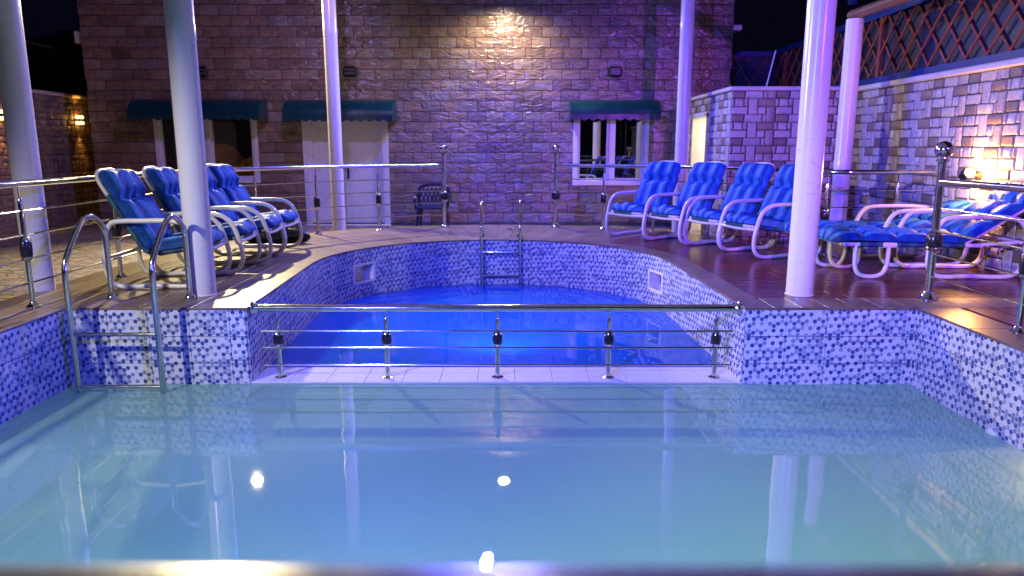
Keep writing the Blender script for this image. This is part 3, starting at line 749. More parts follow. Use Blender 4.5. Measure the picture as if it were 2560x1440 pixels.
t = thing('canopy_roof', (-0.1, 8.0, 4.53), 'flat white canopy roof carried by the poles, above the picture', 'roof')
for k in range(26): MB().box(-3.9, 3.4, -9.7+k*0.5+0.004, -9.7+(k+1)*0.5-0.004, 0.0, 0.05).build('panel', M['white_paint'], t)

# ------------------------------------------------------------------ back building
YW = 12.70; BX0, BX1 = -7.30, 3.74; BH = 6.6
B0 = (-1.8, YW, GZ)
bld = thing('brick_building', B0, 'two-storey building faced with rough brown brick behind the pools', 'building')
OPEN = [(-6.17, -4.43, 0.57, 1.80), (-3.60, -2.18, GZ-0.01, 1.80), (1.08, 2.35, 0.53, 1.80)]   # window, door, window
wall = MB()
zs_ = sorted({GZ, BH} | {o[2] for o in OPEN} | {o[3] for o in OPEN})
for z0, z1 in zip(zs_[:-1], zs_[1:]):
    cuts = sorted([(o[0], o[1]) for o in OPEN if o[2] <= z0+1e-6 and o[3] >= z1-1e-6]); x = BX0
    if z0 < GZ: continue
    for a_, b_ in cuts: wall.box(x, a_, YW+0.02, YW+0.25, z0, z1); x = b_
    wall.box(x, BX1, YW+0.02, YW+0.25, z0, z1)
wall.build('wall', M['grout_dark'], bld, off=B0)
BWD, BHT = 0.319, 0.1745
bv = []
for v in range(7):
    rs = random.Random(v); mb = MB(); nx, nz = 4, 2
    h = [[0.008 + rs.random()*0.007 if 0 < i < nx and 0 < j < nz else 0.003+rs.random()*0.003 for i in range(nx+1)] for j in range(nz+1)]
    L2, H2 = (BWD-0.010)/2, (BHT-0.010)/2
    mb.grid(lambda u, w_: ((u-.5)*2*L2, -h[int(round(w_*nz))][int(round(u*nx))], (w_-.5)*2*H2), nx, nz)
    for a_, b_ in (((-L2,-H2),(L2,-H2)), ((L2,-H2),(L2,H2)), ((L2,H2),(-L2,H2)), ((-L2,H2),(-L2,-H2))):
        mb.face([(a_[0], 0.021, a_[1]), (b_[0], 0.021, b_[1]), (b_[0], -0.004, b_[1]), (a_[0], -0.004, a_[1])])
    bv.append(mb)
bmesh_ = [mb.mesh('brick', True) for mb in bv]
slots = []
row = 0; z = GZ + 0.05 + BHT/2
while z < 4.3:
    x = BX0 + (0.0 if row % 2 else -BWD/2)
    segs = [(BX0+0.004, BX1-0.004)]
    for o in OPEN:
        if z-BHT*0.35 < o[3] and z+BHT*0.35 > o[2]:
            ns = []
            for a_, b_ in segs:
                if o[0] > a_ and o[1] < b_: ns += [(a_, o[0]), (o[1], b_)]
                else: ns.append((a_, b_))
            segs = ns
    shift = random.uniform(-0.03, 0.03)
    k = 0
    while x + k*BWD < BX1:
        bx0 = x + k*BWD + shift; bx1 = bx0 + BWD; k += 1
        for a_, b_ in segs:
            c0, c1 = max(bx0, a_), min(bx1, b_)
            if c1-c0 > 0.03: slots.append(((c0+c1)/2, z, (c1-c0)/BWD))
    z += BHT; row += 1
slots.sort(key=lambda s: abs(s[0]-0.1)*0.8 + abs(s[1]-1.9))
rest = MB()
for i, (x, z, sx) in enumerate(slots):
    v = random.randrange(7)
    if i < 300:
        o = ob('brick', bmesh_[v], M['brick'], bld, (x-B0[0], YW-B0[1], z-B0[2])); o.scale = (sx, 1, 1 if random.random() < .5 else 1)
    else:
        b = len(rest.v); rest.v += [(p[0]*sx+x, p[1]+YW, p[2]+z) for p in bv[v].v]
        rest.f += [tuple(q+b for q in f) for f in bv[v].f]; rest.uv += [None]*len(bv[v].f)
# one island per brick needs shared verts between face and sides only for colour; sides follow the face by distance
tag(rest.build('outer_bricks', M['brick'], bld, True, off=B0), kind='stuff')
MB().box(BX0-0.01, BX1+0.01, YW-0.035, YW+0.02, GZ, GZ+0.05).build('plinth', M['plinth'], bld, off=B0)
MB().box(BX0, BX1, YW+0.25, YW+7, 4.6, BH).build('upper_storey', M['concrete'], bld, off=B0)
sw = MB(); sw.box(BX0+0.0, BX0+0.22, YW+0.26, YW+7, GZ, 4.59).box(BX1-0.22, BX1, YW+0.26, YW+7, GZ, 4.59)
sw.build('side_walls', M['concrete'], bld, off=B0)
MB().cbox(BX0-0.14, BX0+0.001, YW+0.05, YW+0.9, 2.90, 3.10, 0.01).build('string_course', M['cap_stone'], bld, off=B0)
MB().cbox(BX1-0.001, BX1+0.16, YW+0.05, YW+0.9, 3.11, 3.20, 0.01).build('string_course', M['cap_stone'], bld, off=B0)

def window(o, label, mull, glass, sill=True):
    x0, x1, z0, z1 = o
    t = thing('window', ((x0+x1)/2, YW, z0), label, 'window'); off = ((x0+x1)/2, YW, z0)
    f = MB(); e = 0.055
    for (a, b, c, d) in ((x0-.02, x1+.02, z0-.02, z0+e), (x0-.02, x1+.02, z1-e, z1+.02), (x0-.02, x0+e, z0+e, z1-e), (x1-e, x1+.02, z0+e, z1-e)): f.box(a, b, YW-0.035, YW+0.10, c, d)
    f.build('frame', M['upvc'], t, off=off)
    xs = [x0+e] + mull + [x1-e]
    for m_ in mull: MB().box(m_-0.03, m_+0.03, YW-0.015, YW+0.085, z0+e+.001, z1-e-.001).build('mullion', M['upvc'], t, off=off)
    for a, b in zip(xs[:-1], xs[1:]):
        s = MB(); s1 = 0.045; aa = a+(0.031 if a in mull else .001); bb = b-(0.031 if b in mull else .001)
        for (p, q, r_, s_) in ((aa, bb, z0+e+.001, z0+e+s1), (aa, bb, z1-e-s1, z1-e-.001), (aa, aa+s1, z0+e+s1, z1-e-s1), (bb-s1, bb, z0+e+s1, z1-e-s1)): s.box(p, q, YW+0.01, YW+0.06, r_, s_)
        sh = s.build('sash', M['upvc'], t, off=off)
        MB().box(aa+s1-.004, bb-s1+.004, YW+0.030, YW+0.036, z0+e+s1-.004, z1-e-s1+.004).build('pane', M[glass], sh, off=off)
    return t
window(OPEN[0], 'white-framed window of three lights under the left awning with wicker chairs inside', [-5.62, -5.27], 'glass_clear')
window(OPEN[2], 'white-framed two-pane window under the right awning, mirroring the poolside', [1.72], 'glass_mirror')
# double door
x0, x1, z0, z1 = OPEN[1]
t = thing('double_door', ((x0+x1)/2, YW, GZ), 'white double door under the middle awning behind the railing', 'door'); off = ((x0+x1)/2, YW, GZ)
f = MB()
for (a, b, c, d) in ((x0-.03, x0+.07, GZ, z1), (x1-.07, x1+.03, GZ, z1), (x0-.03, x1+.03, z1, z1+.03)): f.box(a, b, YW-0.04, YW+0.12, c, d)
for (a, b) in ((x0+.07, x0+.13), (x1-.13, x1-.07)): f.box(a, b, YW-0.02, YW+0.10, GZ, z1)
f.build('frame', M['upvc'], t, off=off)
xm = -2.905
for (a, b) in ((x0+.131, xm-.003), (xm+.003, x1-.131)):
    lfm = MB().cbox(a, b, YW+0.0, YW+0.045, GZ+0.012, z1-.002, 0.004).build('door_leaf', M['upvc'], t, off=off)
    if a > xm:
        hb = MB().box(xm+0.02, xm+0.055, YW-0.010, YW-0.0005, 0.62, 0.84); hb.tube([(xm+0.038, YW-0.012, 0.80), (xm+0.038, YW-0.045, 0.80), (xm-0.10, YW-0.045, 0.80)], 0.011, 8)
        hb.build('handle', M['black_plastic'], lfm, off=off)
MB().box(xm-0.018, xm+0.018, YW-0.012, YW-0.001, GZ+0.015, z1-.01).build('astragal', M['upvc'], t, off=off)
MB().box(x0-.05, x1+.05, YW-0.30, YW-0.042, GZ+0.001, GZ+0.03).build('threshold', M['concrete'], t, off=off)
# room behind the left window
rm = MB(); a, b, c, d = -7.0, -4.0, GZ+0.1, 2.4
for fce in ([(a,16,c),(b,16,c),(b,16,d),(a,16,d)], [(a,13,c),(a,16,c),(a,16,d),(a,13,d)], [(b,13,c),(b,13,d),(b,16,d),(b,16,c)], [(a,13,c),(b,13,c),(b,16,c),(a,16,c)], [(a,13,d),(a,16,d),(b,16,d),(b,13,d)]): rm.face(fce)
rm.build('room', M['room_dark'], bld, off=B0)
cu = MB(); cu.grid(lambda u, v: (-6.05+0.42*u, 13.05+0.03*math.sin(u*38), 0.5+1.4*v), 40, 1)
tag(cu.build('curtain', M['curtain'], None, True), 'dark patterned curtain hanging inside the left window', 'curtain')
def wicker(x, y, rz, label, s=1.0):
    t = thing('wicker_chair', (x, y, GZ+0.1), label, 'chair', None, rz)
    bk = MB()
    prof = lambda u: 0.62 + 0.36*math.sin(math.pi*u)**0.8 + (0.05 if u < 0.06 or u > 0.94 else 0)
    bk.grid(lambda u, v: ((u-.5)*0.80*s, 0.22-0.30*(2*abs(u-.5))**2 + 0.12*v, (0.38 + v*(prof(u)-0.20))*s), 24, 8)
    bk.grid(lambda u, v: ((u-.5)*0.80*s, 0.25-0.30*(2*abs(u-.5))**2 + 0.12*v, (0.38 + v*(prof(u)-0.20))*s), 24, 8)
    bk.build('backrest', M['wicker'], t, True)
    MB().lathe([(0.30*s,0.34),(0.36*s,0.36),(0.37*s,0.44),(0.33*s,0.46)], 20, (0,-0.05,0)).build('seat', M['wicker'], t, True)
    MB().lathe([(0.34*s,0),(0.24*s,0.2),(0.32*s,0.36)], 20, (0,-0.05,0)).build('base', M['wicker'], t, True)
wicker(-5.45, 13.6, 0.2, 'tall-backed wicker chair inside the left window', 1.15); wicker(-4.95, 13.45, -0.25, 'lower wicker chair beside the tall one inside the left window', 0.95)
t = thing('slatted_chair', (-4.62, 13.9, GZ+0.1), 'pale ladder-back chair inside the left window by the right frame', 'chair')
MB().box(-0.22,-0.18,0.16,0.20,0,1.32).box(0.18,0.22,0.16,0.20,0,1.32).build('back_post', M['wicker'], t)
for k in range(4): MB().box(-0.18,0.18,0.165,0.19,0.7+k*0.16,0.76+k*0.16).build('slat', M['wicker'], t)
MB().box(-0.22,0.22,-0.2,0.16,0.52,0.57).build('seat', M['wicker'], t)
pl = bpy.data.lights.new('room_lamp', 'POINT'); pl.energy = 20; pl.color = (1, 0.6, 0.3); pl.shadow_soft_size = 0.1
po = bpy.data.objects.new('room_lamp', pl); COL.objects.link(po); po.location = (-4.6, 13.15, 2.2)

def awning(x0, x1, z1, z0, label, proj=0.46):
    t = thing('awning', ((x0+x1)/2, YW, z0), label, 'awning'); off = ((x0+x1)/2, YW-0.012, z0)
    H_ = z1-z0-0.10; nn = 10
    arcp = [(YW-0.026-proj*math.sin(R(90*k/nn))**0.9, z0+0.10+H_*math.cos(R(90*k/nn))) for k in range(nn+1)]
    c = MB(); c.grid(lambda u, v: (x0+(x1-x0)*u, arcp[int(round(v*nn))][0] + 0.012*math.sin(u*math.pi*6)*v*0.5, arcp[int(round(v*nn))][1]), 24, nn)
    c.build('cloth', M['awning_cloth'], t, True, off=off)
    for xx in (x0, x1):
        e = MB(); e.face([(xx, y_, z_) for y_, z_ in arcp] + [(xx, YW-0.026, z0+0.10)]); e.build('end_cheek', M['awning_cloth'], t, off=off)
    ns = max(8, int((x1-x0)/0.145)); va = MB(); y_ = arcp[-1][0]-0.002
    va.grid(lambda u, v: (x0+(x1-x0)*u, y_, z0+0.10-(0.065+0.035*abs(math.sin(math.pi*ns*u)))*v), ns*8, 1)
    va.grid(lambda u, v: (x0+(x1-x0)*u, y_+0.003, z0+0.10-(0.065+0.035*abs(math.sin(math.pi*ns*u)))*v), ns*8, 1)
    for xx in (x0, x1):
        va.grid(lambda u, v: (xx, y_+(YW-0.03-y_)*u, z0+0.10-(0.065+0.035*abs(math.sin(math.pi*3*u)))*v), 24, 1)
    va.build('valance', M['awning_cloth'], t, False, off=off)
    fr = MB(); fr.tube([(x0, y_+0.012, z0+0.105), (x1, y_+0.012, z0+0.105)], 0.010, 8); fr.build('front_bar', M['dark_metal'], t, True, off=off)
awning(-6.40, -4.20, 1.97, 1.60, 'teal curved awning over the left window with a bright streak on it')
awning(-3.82, -1.99, 1.96, 1.58, 'dark teal scalloped awning over the white double door')
awning(0.98, 2.48, 1.96, 1.60, 'dark teal awning over the right mirroring window')
for x, lb in ((-5.28, 'black wall light above the left awning, half behind the white pole'), (-2.75, 'black wall light above the middle awning'), (1.75, 'black wall light above the right awning')):
    t = thing('wall_light', (x, YW-0.02, 2.42), lb, 'wall light')
    MB().cbox(-0.115, 0.115, -0.11, 0.0, -0.085, 0.085, 0.03).build('housing', M['black_plastic'], t)
    MB().box(-0.085, 0.085, -0.118, -0.1105, 0.015, 0.05).build('lens', M['grey_plastic'], t); MB().box(-0.085, 0.085, -0.118, -0.1105, -0.05, -0.012).build('lens', M['grey_plastic'], t)
# floodlight housings
LB = {'warm_centre': 'warm floodlight high on the brick wall above the middle of the picture', 'warm_side': 'warm floodlight high on the brick wall above the left window', 'blue_roof': 'blue floodlight hanging under the canopy roof',
      'blue_front': 'blue floodlight on a mast behind the camera to the left', 'white_side': 'white floodlight on a mast at the near left side', 'blue_right': 'blue floodlight on a mast behind the camera to the right', 'white_fill': 'added white fill light on a mast behind the camera at the left', 'white_far': 'white floodlight on a mast by the left boundary wall', 'violet_fill': 'added violet fill light hanging under the left part of the canopy roof', 'violet_side': 'violet floodlight on a mast at the near right side'}
for n, p, tg, c, e, cone, rad in FLOODS:
    t = thing('flood_light', p, LB[n], 'floodlight')
    q = (Vector(tg)-Vector(p)).to_track_quat('-Z', 'Y').to_matrix().to_4x4()
    hb = MB(); zb = 0.13
    hb.box(-0.16, 0.16, -0.12, 0.12, zb, zb+0.06, q)
    hb.build('housing', M['dark_metal'], t)
    if n in ('blue_roof', 'violet_fill'): MB().tube([(0, 0, 0.15), (0, 0, 0.33)], 0.015, 8).build('bracket', M['dark_metal'], t)
    elif p[1] > 5: MB().tube([(0, 0.05, 0.1), (0, YW-p[1]-0.03, 0.12)], 0.015, 8).build('bracket', M['dark_metal'], t)
    else: MB().tube([tuple(q @ Vector((0, 0, zb+0.03))), tuple((q @ Vector((0, 0, zb+0.3)))), ((q @ Vector((0,0,zb+0.3))).x, (q @ Vector((0,0,zb+0.3))).y, -p[2]+(GZ if n in ('white_side', 'white_far') else 0))], 0.03, 8).build('mast', M['dark_metal'], t)

# ------------------------------------------------------------------ stone-faced walls
UW, UH = 0.60, 0.31
UNIT = [(0,0,165,92,'dark'),(180,0,408,97,'light'),(420,0,472,97,'mid'),(-15,105,28,198,'mid'),(40,105,155,198,'light'),(167,105,217,198,'mid'),
        (228,105,346,305,'light'),(358,105,572,198,'brown'),(-2,208,214,305,'light'),(358,208,462,305,'light'),(474,208,578,402,'mid')]
def stone_shape(w_, h, rs):
    mb = MB(); c = min(0.010, w_*0.2)
    j = lambda: rs.uniform(-0.003, 0.003)
    bk = [(-w_/2+j(),0,-h/2+j()),(w_/2+j(),0,-h/2+j()),(w_/2+j(),0,h/2+j()),(-w_/2+j(),0,h/2+j())]
    fr = [(p[0]*(1-2*c/w_), -0.009-rs.random()*0.005, p[2]*(1-2*c/h)) for p in bk]
    mid = (0, -0.016, 0)
    mb.v = bk + fr + [mid]
    mb.f = [(4,5,8),(5,6,8),(6,7,8),(7,4,8),(0,1,5,4),(1,2,6,5),(2,3,7,6),(3,0,4,7)]; mb.uv = [None]*8
    return mb
SU = [stone_shape((u[2]-u[0])/1000.0, (u[3]-u[1])/1000.0, random.Random(i)) for i, u in enumerate(UNIT)]
SUM = [mb.mesh('stone', True) for mb in SU]
def stone_face(root, base, p0, ang, length, z0, z1, limit, near, hole=None, dark=False):
    """p0 = start of the face (world), ang = direction along the face; stones stand out on the right of the direction"""
    d = Vector((math.cos(ang), math.sin(ang), 0)); lst = []
    ni = int(length/UW)+2; nj = int((z1-z0)/UH)+3
    for i in range(-1, ni):
        for j in range(-1, nj):
            for k, u in enumerate(UNIT):
                w_, h = (u[2]-u[0])/1000, (u[3]-u[1])/1000
                s = i*UW + (u[0]+u[2])/2000; z = z1 - j*UH - (u[1]+u[3])/2000
                a, b = max(s-w_/2, 0.002), min(s+w_/2, length-0.002); lo, hi = max(z-h/2, z0), min(z+h/2, z1)
                if b-a < 0.02 or hi-lo < 0.02: continue
                if hole:
                    if hi > hole[2]+0.01 and lo < hole[3]-0.01:
                        if a < hole[1]-0.005 and b > hole[0]+0.005:
                            if a < hole[0]-0.02: b = hole[0]-0.003
                            elif b > hole[1]+0.02: a = hole[1]+0.003
                            else: continue
                P = Vector((p0[0], p0[1], 0)) + d*((a+b)/2); P.z = (lo+hi)/2
                lst.append((P, k, (b-a)/w_, (hi-lo)/h))
    lst.sort(key=lambda q: (q[0]-Vector(near)).length)
    rest = {}
    for i, (P, k, sx, sz) in enumerate(lst):
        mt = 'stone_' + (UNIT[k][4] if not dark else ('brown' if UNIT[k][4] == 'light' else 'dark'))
        if i < limit:
            o = ob('stone', SUM[k], M[mt], root, tuple(P-Vector(base)), (0, 0, ang)); o.scale = (sx, 1, sz)
        else:
            mb = rest.setdefault(mt, MB()); b = len(mb.v); rot = Matrix.Rotation(ang, 4, 'Z')
            mb.v += [tuple(rot @ Vector((v[0]*sx, v[1], v[2]*sz)) + P) for v in SU[k].v]
            mb.f += [tuple(q+b for q in f) for f in SU[k].f]; mb.uv += [None]*8
    for mt, mb in rest.items(): tag(mb.build('outer_stones', M[mt], root, True, off=base), kind='stuff')
for k, u in enumerate(UNIT): SUM[k].materials.append(M['stone_'+u[4]])

HB = (2.95, 9.90, GZ)
hut = thing('bath_house', HB, 'low stone-faced bath house with a white cap and a lit doorway at the right', 'building')
DY0, DY1, DZ = 11.02, 11.90, 1.66
hw = MB(); XH = 2.95; HT = 1.90
hw.box(XH+0.002, 4.60, 9.902, 10.05, GZ, HT)
hw.box(XH+0.002, XH+0.15, 10.05, DY0, GZ, HT).box(XH+0.002, XH+0.15, DY1, 12.67, GZ, HT).box(XH+0.002, XH+0.15, DY0, DY1, DZ, HT)
hw.build('wall', M['grout_stone'], hut, off=HB)
stone_face(hut, HB, (XH, 9.90), 0, 1.66, GZ, HT, 230, (3.6, 9.9, 1.4))
stone_face(hut, HB, (XH, 12.67), R(-90), 2.77, GZ, HT, 69, (2.95, 10.2, 1.4), hole=(12.67-DY1, 12.67-DY0, GZ-1, DZ))
cp = MB(); cp.cbox(XH-0.05, 4.58, 9.84, 10.1, HT+0.001, HT+0.055, 0.012); cp.cbox(XH-0.05, XH+0.2, 10.101, 12.66, HT+0.001, HT+0.055, 0.012)
cp.build('wall_cap', M['cap_stone'], hut, off=HB)
rmx = MB(); a, b, c, d = XH+0.15, 4.5, 10.06, 12.6; z0_, z1_ = GZ+0.01, 1.89
for fce in ([(b,c,z0_),(b,d,z0_),(b,d,z1_),(b,c,z1_)], [(a,d,z0_),(b,d,z0_),(b,d,z1_),(a,d,z1_)], [(a,c,z0_),(b,c,z0_),(b,c,z1_),(a,c,z1_)], [(a,c,z0_),(b,c,z0_),(b,d,z0_),(a,d,z0_)], [(a,c,z1_),(b,c,z1_),(b,d,z1_),(a,d,z1_)]): rmx.face(fce)
rmx.build('room', M['cream_paint'], hut, off=HB)
fr = MB(); fr.box(XH-0.03, XH+0.15, DY0, DY0+0.045, GZ, DZ).box(XH-0.03, XH+0.15, DY1-0.045, DY1, GZ, DZ).box(XH-0.03, XH+0.15, DY0, DY1, DZ-0.045, DZ+0.03)
fr.build('door_frame', M['upvc'], hut, off=HB)
dl = MB().box(XH+0.151, XH+0.90, DY1+0.0, DY1+0.04, GZ+0.02, DZ-0.05).build('door_leaf', M['cream_paint'], hut, off=HB)
for (zz0, zz1) in ((0.0, 0.55), (0.62, 0.98), (1.05, 1.5)):
    for xx in (XH+0.22, XH+0.55): MB().cbox(xx, xx+0.26, DY1-0.012, DY1+0.0005, zz0, zz1, 0.008).build('panel', M['cream_paint'], dl, off=HB)
pl = bpy.data.lights.new('bath_lamp', 'POINT'); pl.energy = 75; pl.color = (1, 0.80, 0.42); pl.shadow_soft_size = 0.12
po = bpy.data.objects.new('bath_lamp', pl); COL.objects.link(po); po.location = (3.75, 11.1, 1.65)

WB = (4.60, 6.0, GZ)
cw = thing('boundary_wall', WB, 'bright stone-faced boundary wall on the right with a pale cap behind the loungers', 'wall')
MB().box(4.602, 4.80, -2.6, 9.86, GZ, 1.88).build('wall', M['grout_stone'], cw, off=WB)
stone_face(cw, WB, (4.60, 9.86), R(-90), 12.4, GZ, 1.88, 299, (4.6, 7.6, 1.3))
MB().cbox(4.53, 4.84, -2.6, 9.82, 1.881, 1.945, 0.015).build('wall_cap', M['cap_stone'], cw, off=WB)

LWB = (-8.1, 13.0, GZ)
lw_ = thing('boundary_wall', LWB, 'dark stone boundary wall at the far left with two small amber lamps', 'wall')
MB().box(-8.35, -8.102, 4.0, 24, GZ, 2.06).build('wall', M['grout_stone'], lw_, off=LWB)
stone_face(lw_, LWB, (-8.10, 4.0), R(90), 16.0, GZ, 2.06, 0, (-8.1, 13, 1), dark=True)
MB().cbox(-8.40, -8.04, 4.0, 24, 2.061, 2.12, 0.012).build('wall_cap', M['cap_stone'], lw_, off=LWB)
for y_, lb in ((13.66, 'small amber up-down lamp on the far left stone wall beside the brick building'), (11.55, 'small amber up-down lamp on the far left stone wall at the picture edge')):
    t = thing('wall_lamp', (-8.09, y_, 1.66), lb, 'wall lamp')
    MB().cbox(-0.01, 0.12, -0.05, 0.05, -0.025, 0.025, 0.006).build('body', M['dark_metal'], t)
    MB().cbox(0.0, 0.11, -0.045, 0.045, 0.026, 0.075, 0.01).build('lamp_glass', M['lamp_amber'], t); MB().cbox(0.0, 0.11, -0.045, 0.045, -0.075, -0.026, 0.01).build('lamp_glass', M['lamp_amber'], t)
    for sz in (0.09, -0.09):
        pl = bpy.data.lights.new('wall_lamp_light', 'SPOT'); pl.energy = 26; pl.color = (1, 0.42, 0.08); pl.shadow_soft_size = 0.03; pl.spot_size = R(55); pl.spot_blend = 0.8
        po = bpy.data.objects.new('wall_lamp_light', pl); COL.objects.link(po); po.location = (-7.99, y_, 1.66+sz); po.rotation_euler = (0, 0 if sz < 0 else R(180), 0)
# lamp on the right wall, low behind the lounger
t = thing('wall_lamp', (4.585, 7.10, 0.89), 'glowing orange lamp on the right stone wall behind the loungers', 'wall lamp')
MB().lathe([(0.045,0),(0.045,0.02),(0.020,0.03),(0.020,0.08)], 12, m=Matrix.Rotation(R(-90), 4, 'Y')).build('bracket', M['dark_metal'], t, True)
can = Matrix.Translation((-0.13, 0, 0)) @ Matrix.Rotation(R(62), 4, 'X')
MB().lathe([(0.058,-0.045),(0.062,-0.02),(0.062,0.045),(0.056,0.050)], 6, m=can).build('housing', M['dark_metal'], t)
MB().lathe([(0.050,0.046),(0.050,0.054),(0.03,0.058)], 6, m=can).build('lamp_glass', M['lamp_orange'], t)
pl = bpy.data.lights.new('wall_lamp_light', 'POINT'); pl.energy = 75; pl.color = (1, 0.46, 0.11); pl.shadow_soft_size = 0.05
po = bpy.data.objects.new('wall_lamp_light', pl); COL.objects.link(po); po.location = (4.49, 6.99, 0.91)

# lattice fence on top of the right wall
FB = (4.62, 7.0, 1.95)
fn = thing('lattice_fence', FB, 'brown diamond lattice fence on a blue panel above the right stone wall', 'fence')
FZ0, FZ1 = 1.95, 2.80
MB().box(4.60, 4.70, 2.0, 13.2, 1.946, 2.03).build('bottom_rail', M['fence_blue'], fn, off=FB)
MB().box(4.60, 4.70, 2.0, 13.2, 2.75, 2.83).build('top_rail', M['fence_blue'], fn, off=FB)
MB().box(4.665, 4.69, 2.0, 9.8, 2.031, 2.749).build('back_panel', M['fence_panel'], fn, off=FB)
MB().box(4.665, 4.69, 9.81, 13.2, 2.031, 2.749).build('back_panel', M['fence_panel'], fn, off=FB)
for yy in (9.4, 12.6): MB().box(4.605, 4.66, yy-0.03, yy+0.03, 2.031, 2.749).build('post', M['bar_brown'], fn, off=FB)
hh = 0.718; run = 0.66
ba = MB().tube([(0, -run/2, 0), (0, run/2, hh)], 0.0145, 8).mesh('lattice_bar', True); bb_ = MB().tube([(0, run/2, 0), (0, -run/2, hh)], 0.0145, 8).mesh('lattice_bar', True)
y_ = 3.6
while y_ < 13.0:
    ob('lattice_bar', ba, M['bar_brown'], fn, (4.643-FB[0], y_-FB[1], 2.031-FB[2])); ob('lattice_bar', bb_, M['bar_brown'], fn, (4.617-FB[0], y_-FB[1], 2.031-FB[2])); y_ += 0.335
fb2 = thing('lattice_fence', (4.2, 13.3, 1.95), 'dim red lattice fence panel in the dark behind the bath house roof', 'fence')
o2 = (4.2, 13.3, 1.95)
MB().box(3.75, 4.70, 13.28, 13.32, 1.7, 2.75).build('back_panel', M['fence_panel'], fb2, off=o2); MB().box(3.75, 4.70, 13.24, 13.34, 2.751, 2.83).build('top_rail', M['fence_blue'], fb2, off=o2)
for xx in (3.9, 4.25):
    for s_ in (1, -1): MB().tube([(xx-0.3*s_, 13.255+0.012*s_, 1.75), (xx+0.3*s_, 13.255+0.012*s_, 2.74)], 0.013, 8).build('lattice_bar', M['bar_brown'], fb2, True, off=o2)
tag(MB().tube([(3.72, 10.9, 1.93), (3.86, 10.95, 2.55)], 0.010, 8).build('thin_pipe', M['upvc'], None, True), 'thin pale pipe leaning up from the bath house roof', 'pipe')
# water tank in the dark at the far left
t = thing('water_tank', (-10.2, 17.5, GZ), 'dark round water tank barely visible above the left wall', 'tank')
MB().lathe([(1.1,0),(1.1,3.4),(1.05,3.6),(0.85,3.78),(0.4,3.9)], 24).build('body', M['tank_plastic'], t, True); MB().lathe([(0.35,3.88),(0.35,3.98),(0.3,4.0)], 20).build('lid', M['tank_plastic'], t, True)

# ------------------------------------------------------------------ chairs
def cushion_mesh(prof, hw_, T, creases, tufts, nu=20, nv=44, endr=0.10):
    P = [Vector((p[0], 0, p[1])) for p in smooth_path([(a, 0, b) for a, b in prof], 6) for p in [(p[0], p[2])]]
    Ls = [0]
    for a, b in zip(P[:-1], P[1:]): Ls.append(Ls[-1]+(b-a).length)
    tot = Ls[-1]; sg = 1 if prof[-1][0] > prof[0][0] else -1
    def at(v):
        s = v*tot
        for i in range(len(P)-1):
            if s <= Ls[i+1] or i == len(P)-2:
                f = (s-Ls[i])/(Ls[i+1]-Ls[i]); p = P[i].lerp(P[i+1], f); d = (P[i+1]-P[i]).normalized(); return p, Vector((-d.z, 0, d.x))*sg
    pts = [at(j/nv) for j in range(nv+1)]
    nr = []
    for j in range(nv+1):
        n_ = Vector((0,0,0))
        for k in range(-2, 3): n_ += pts[min(max(j+k, 0), nv)][1]
        nr.append(n_.normalized())
    def top(u, v):
        j = int(round(v*nv)); p = pts[j][0]; s = v*tot
        de = min(s, tot-s); wfac = 1.0 if de > endr else math.sqrt(max(0, 1-((endr-de)/endr)**2))*0.35+0.65
        uu = (u-.5)*2; y = uu*hw_*wfac
        th = T*(1-abs(uu)**4)**0.55*min(1, (de/0.06+0.04))**0.5
        for c in creases: th *= 1-0.70*math.exp(-((s-c*tot)/0.026)**2)
        for (cu_, cv) in tufts: th *= 1-0.80*math.exp(-(((uu-cu_)*hw_)**2+((s-cv*tot)*0.75)**2)/0.0016)
        th *= 0.84+0.16*math.cos(uu*math.pi*2.5+0.35*math.sin(s*9))
        q = p + nr[j]*(th+0.006); return (q.x, y, q.z)
    def bot(u, v):
        j = int(round(v*nv)); p = pts[j][0]; s = v*tot; de = min(s, tot-s); wfac = 1.0 if de > endr else math.sqrt(max(0, 1-((endr-de)/endr)**2))*0.35+0.65
        q = p - nr[j]*0.004*(1-abs((u-.5)*2)**4); return (q.x, (u-.5)*2*hw_*wfac, q.z)
    mb = MB(); mb.grid(top, nu, nv, lambda u, v: (u, v*tot)); 
    b = len(mb.v); mb.grid(lambda u, v: bot(1-u, v), nu, nv, lambda u, v: (1-u, v*tot))
    # stitch the rim
    W1 = nu+1
    for j in range(nv):
        mb.f.append((j*W1, (j+1)*W1, b+(j+1)*W1+nu, b+j*W1+nu)); mb.uv.append([(0,0)]*4)
        mb.f.append((j*W1+nu, b+j*W1, b+(j+1)*W1, (j+1)*W1+nu)); mb.uv.append([(1,0)]*4)
    for i in range(nu):
        mb.f.append((i, b+nu-i, b+nu-i-1, i+1)); mb.uv.append([(i/nu,0)]*4)
        mb.f.append((nv*W1+i, nv*W1+i+1, b+nv*W1+nu-i-1, b+nv*W1+nu-i)); mb.uv.append([(i/nu,tot)]*4)
    return mb
LOOP = [(-.28,.562),(-.05,.566),(.12,.565),(.235,.545),(.315,.48),(.355,.39),(.385,.28),(.398,.19),(.385,.10),(.335,.042),(.25,.021),(.12,.021),(-.02,.028),(-.16,.021),(-.27,.021),(-.345,.045),(-.39,.11),(-.405,.21),(-.40,.33),(-.385,.44),(-.345,.525)]
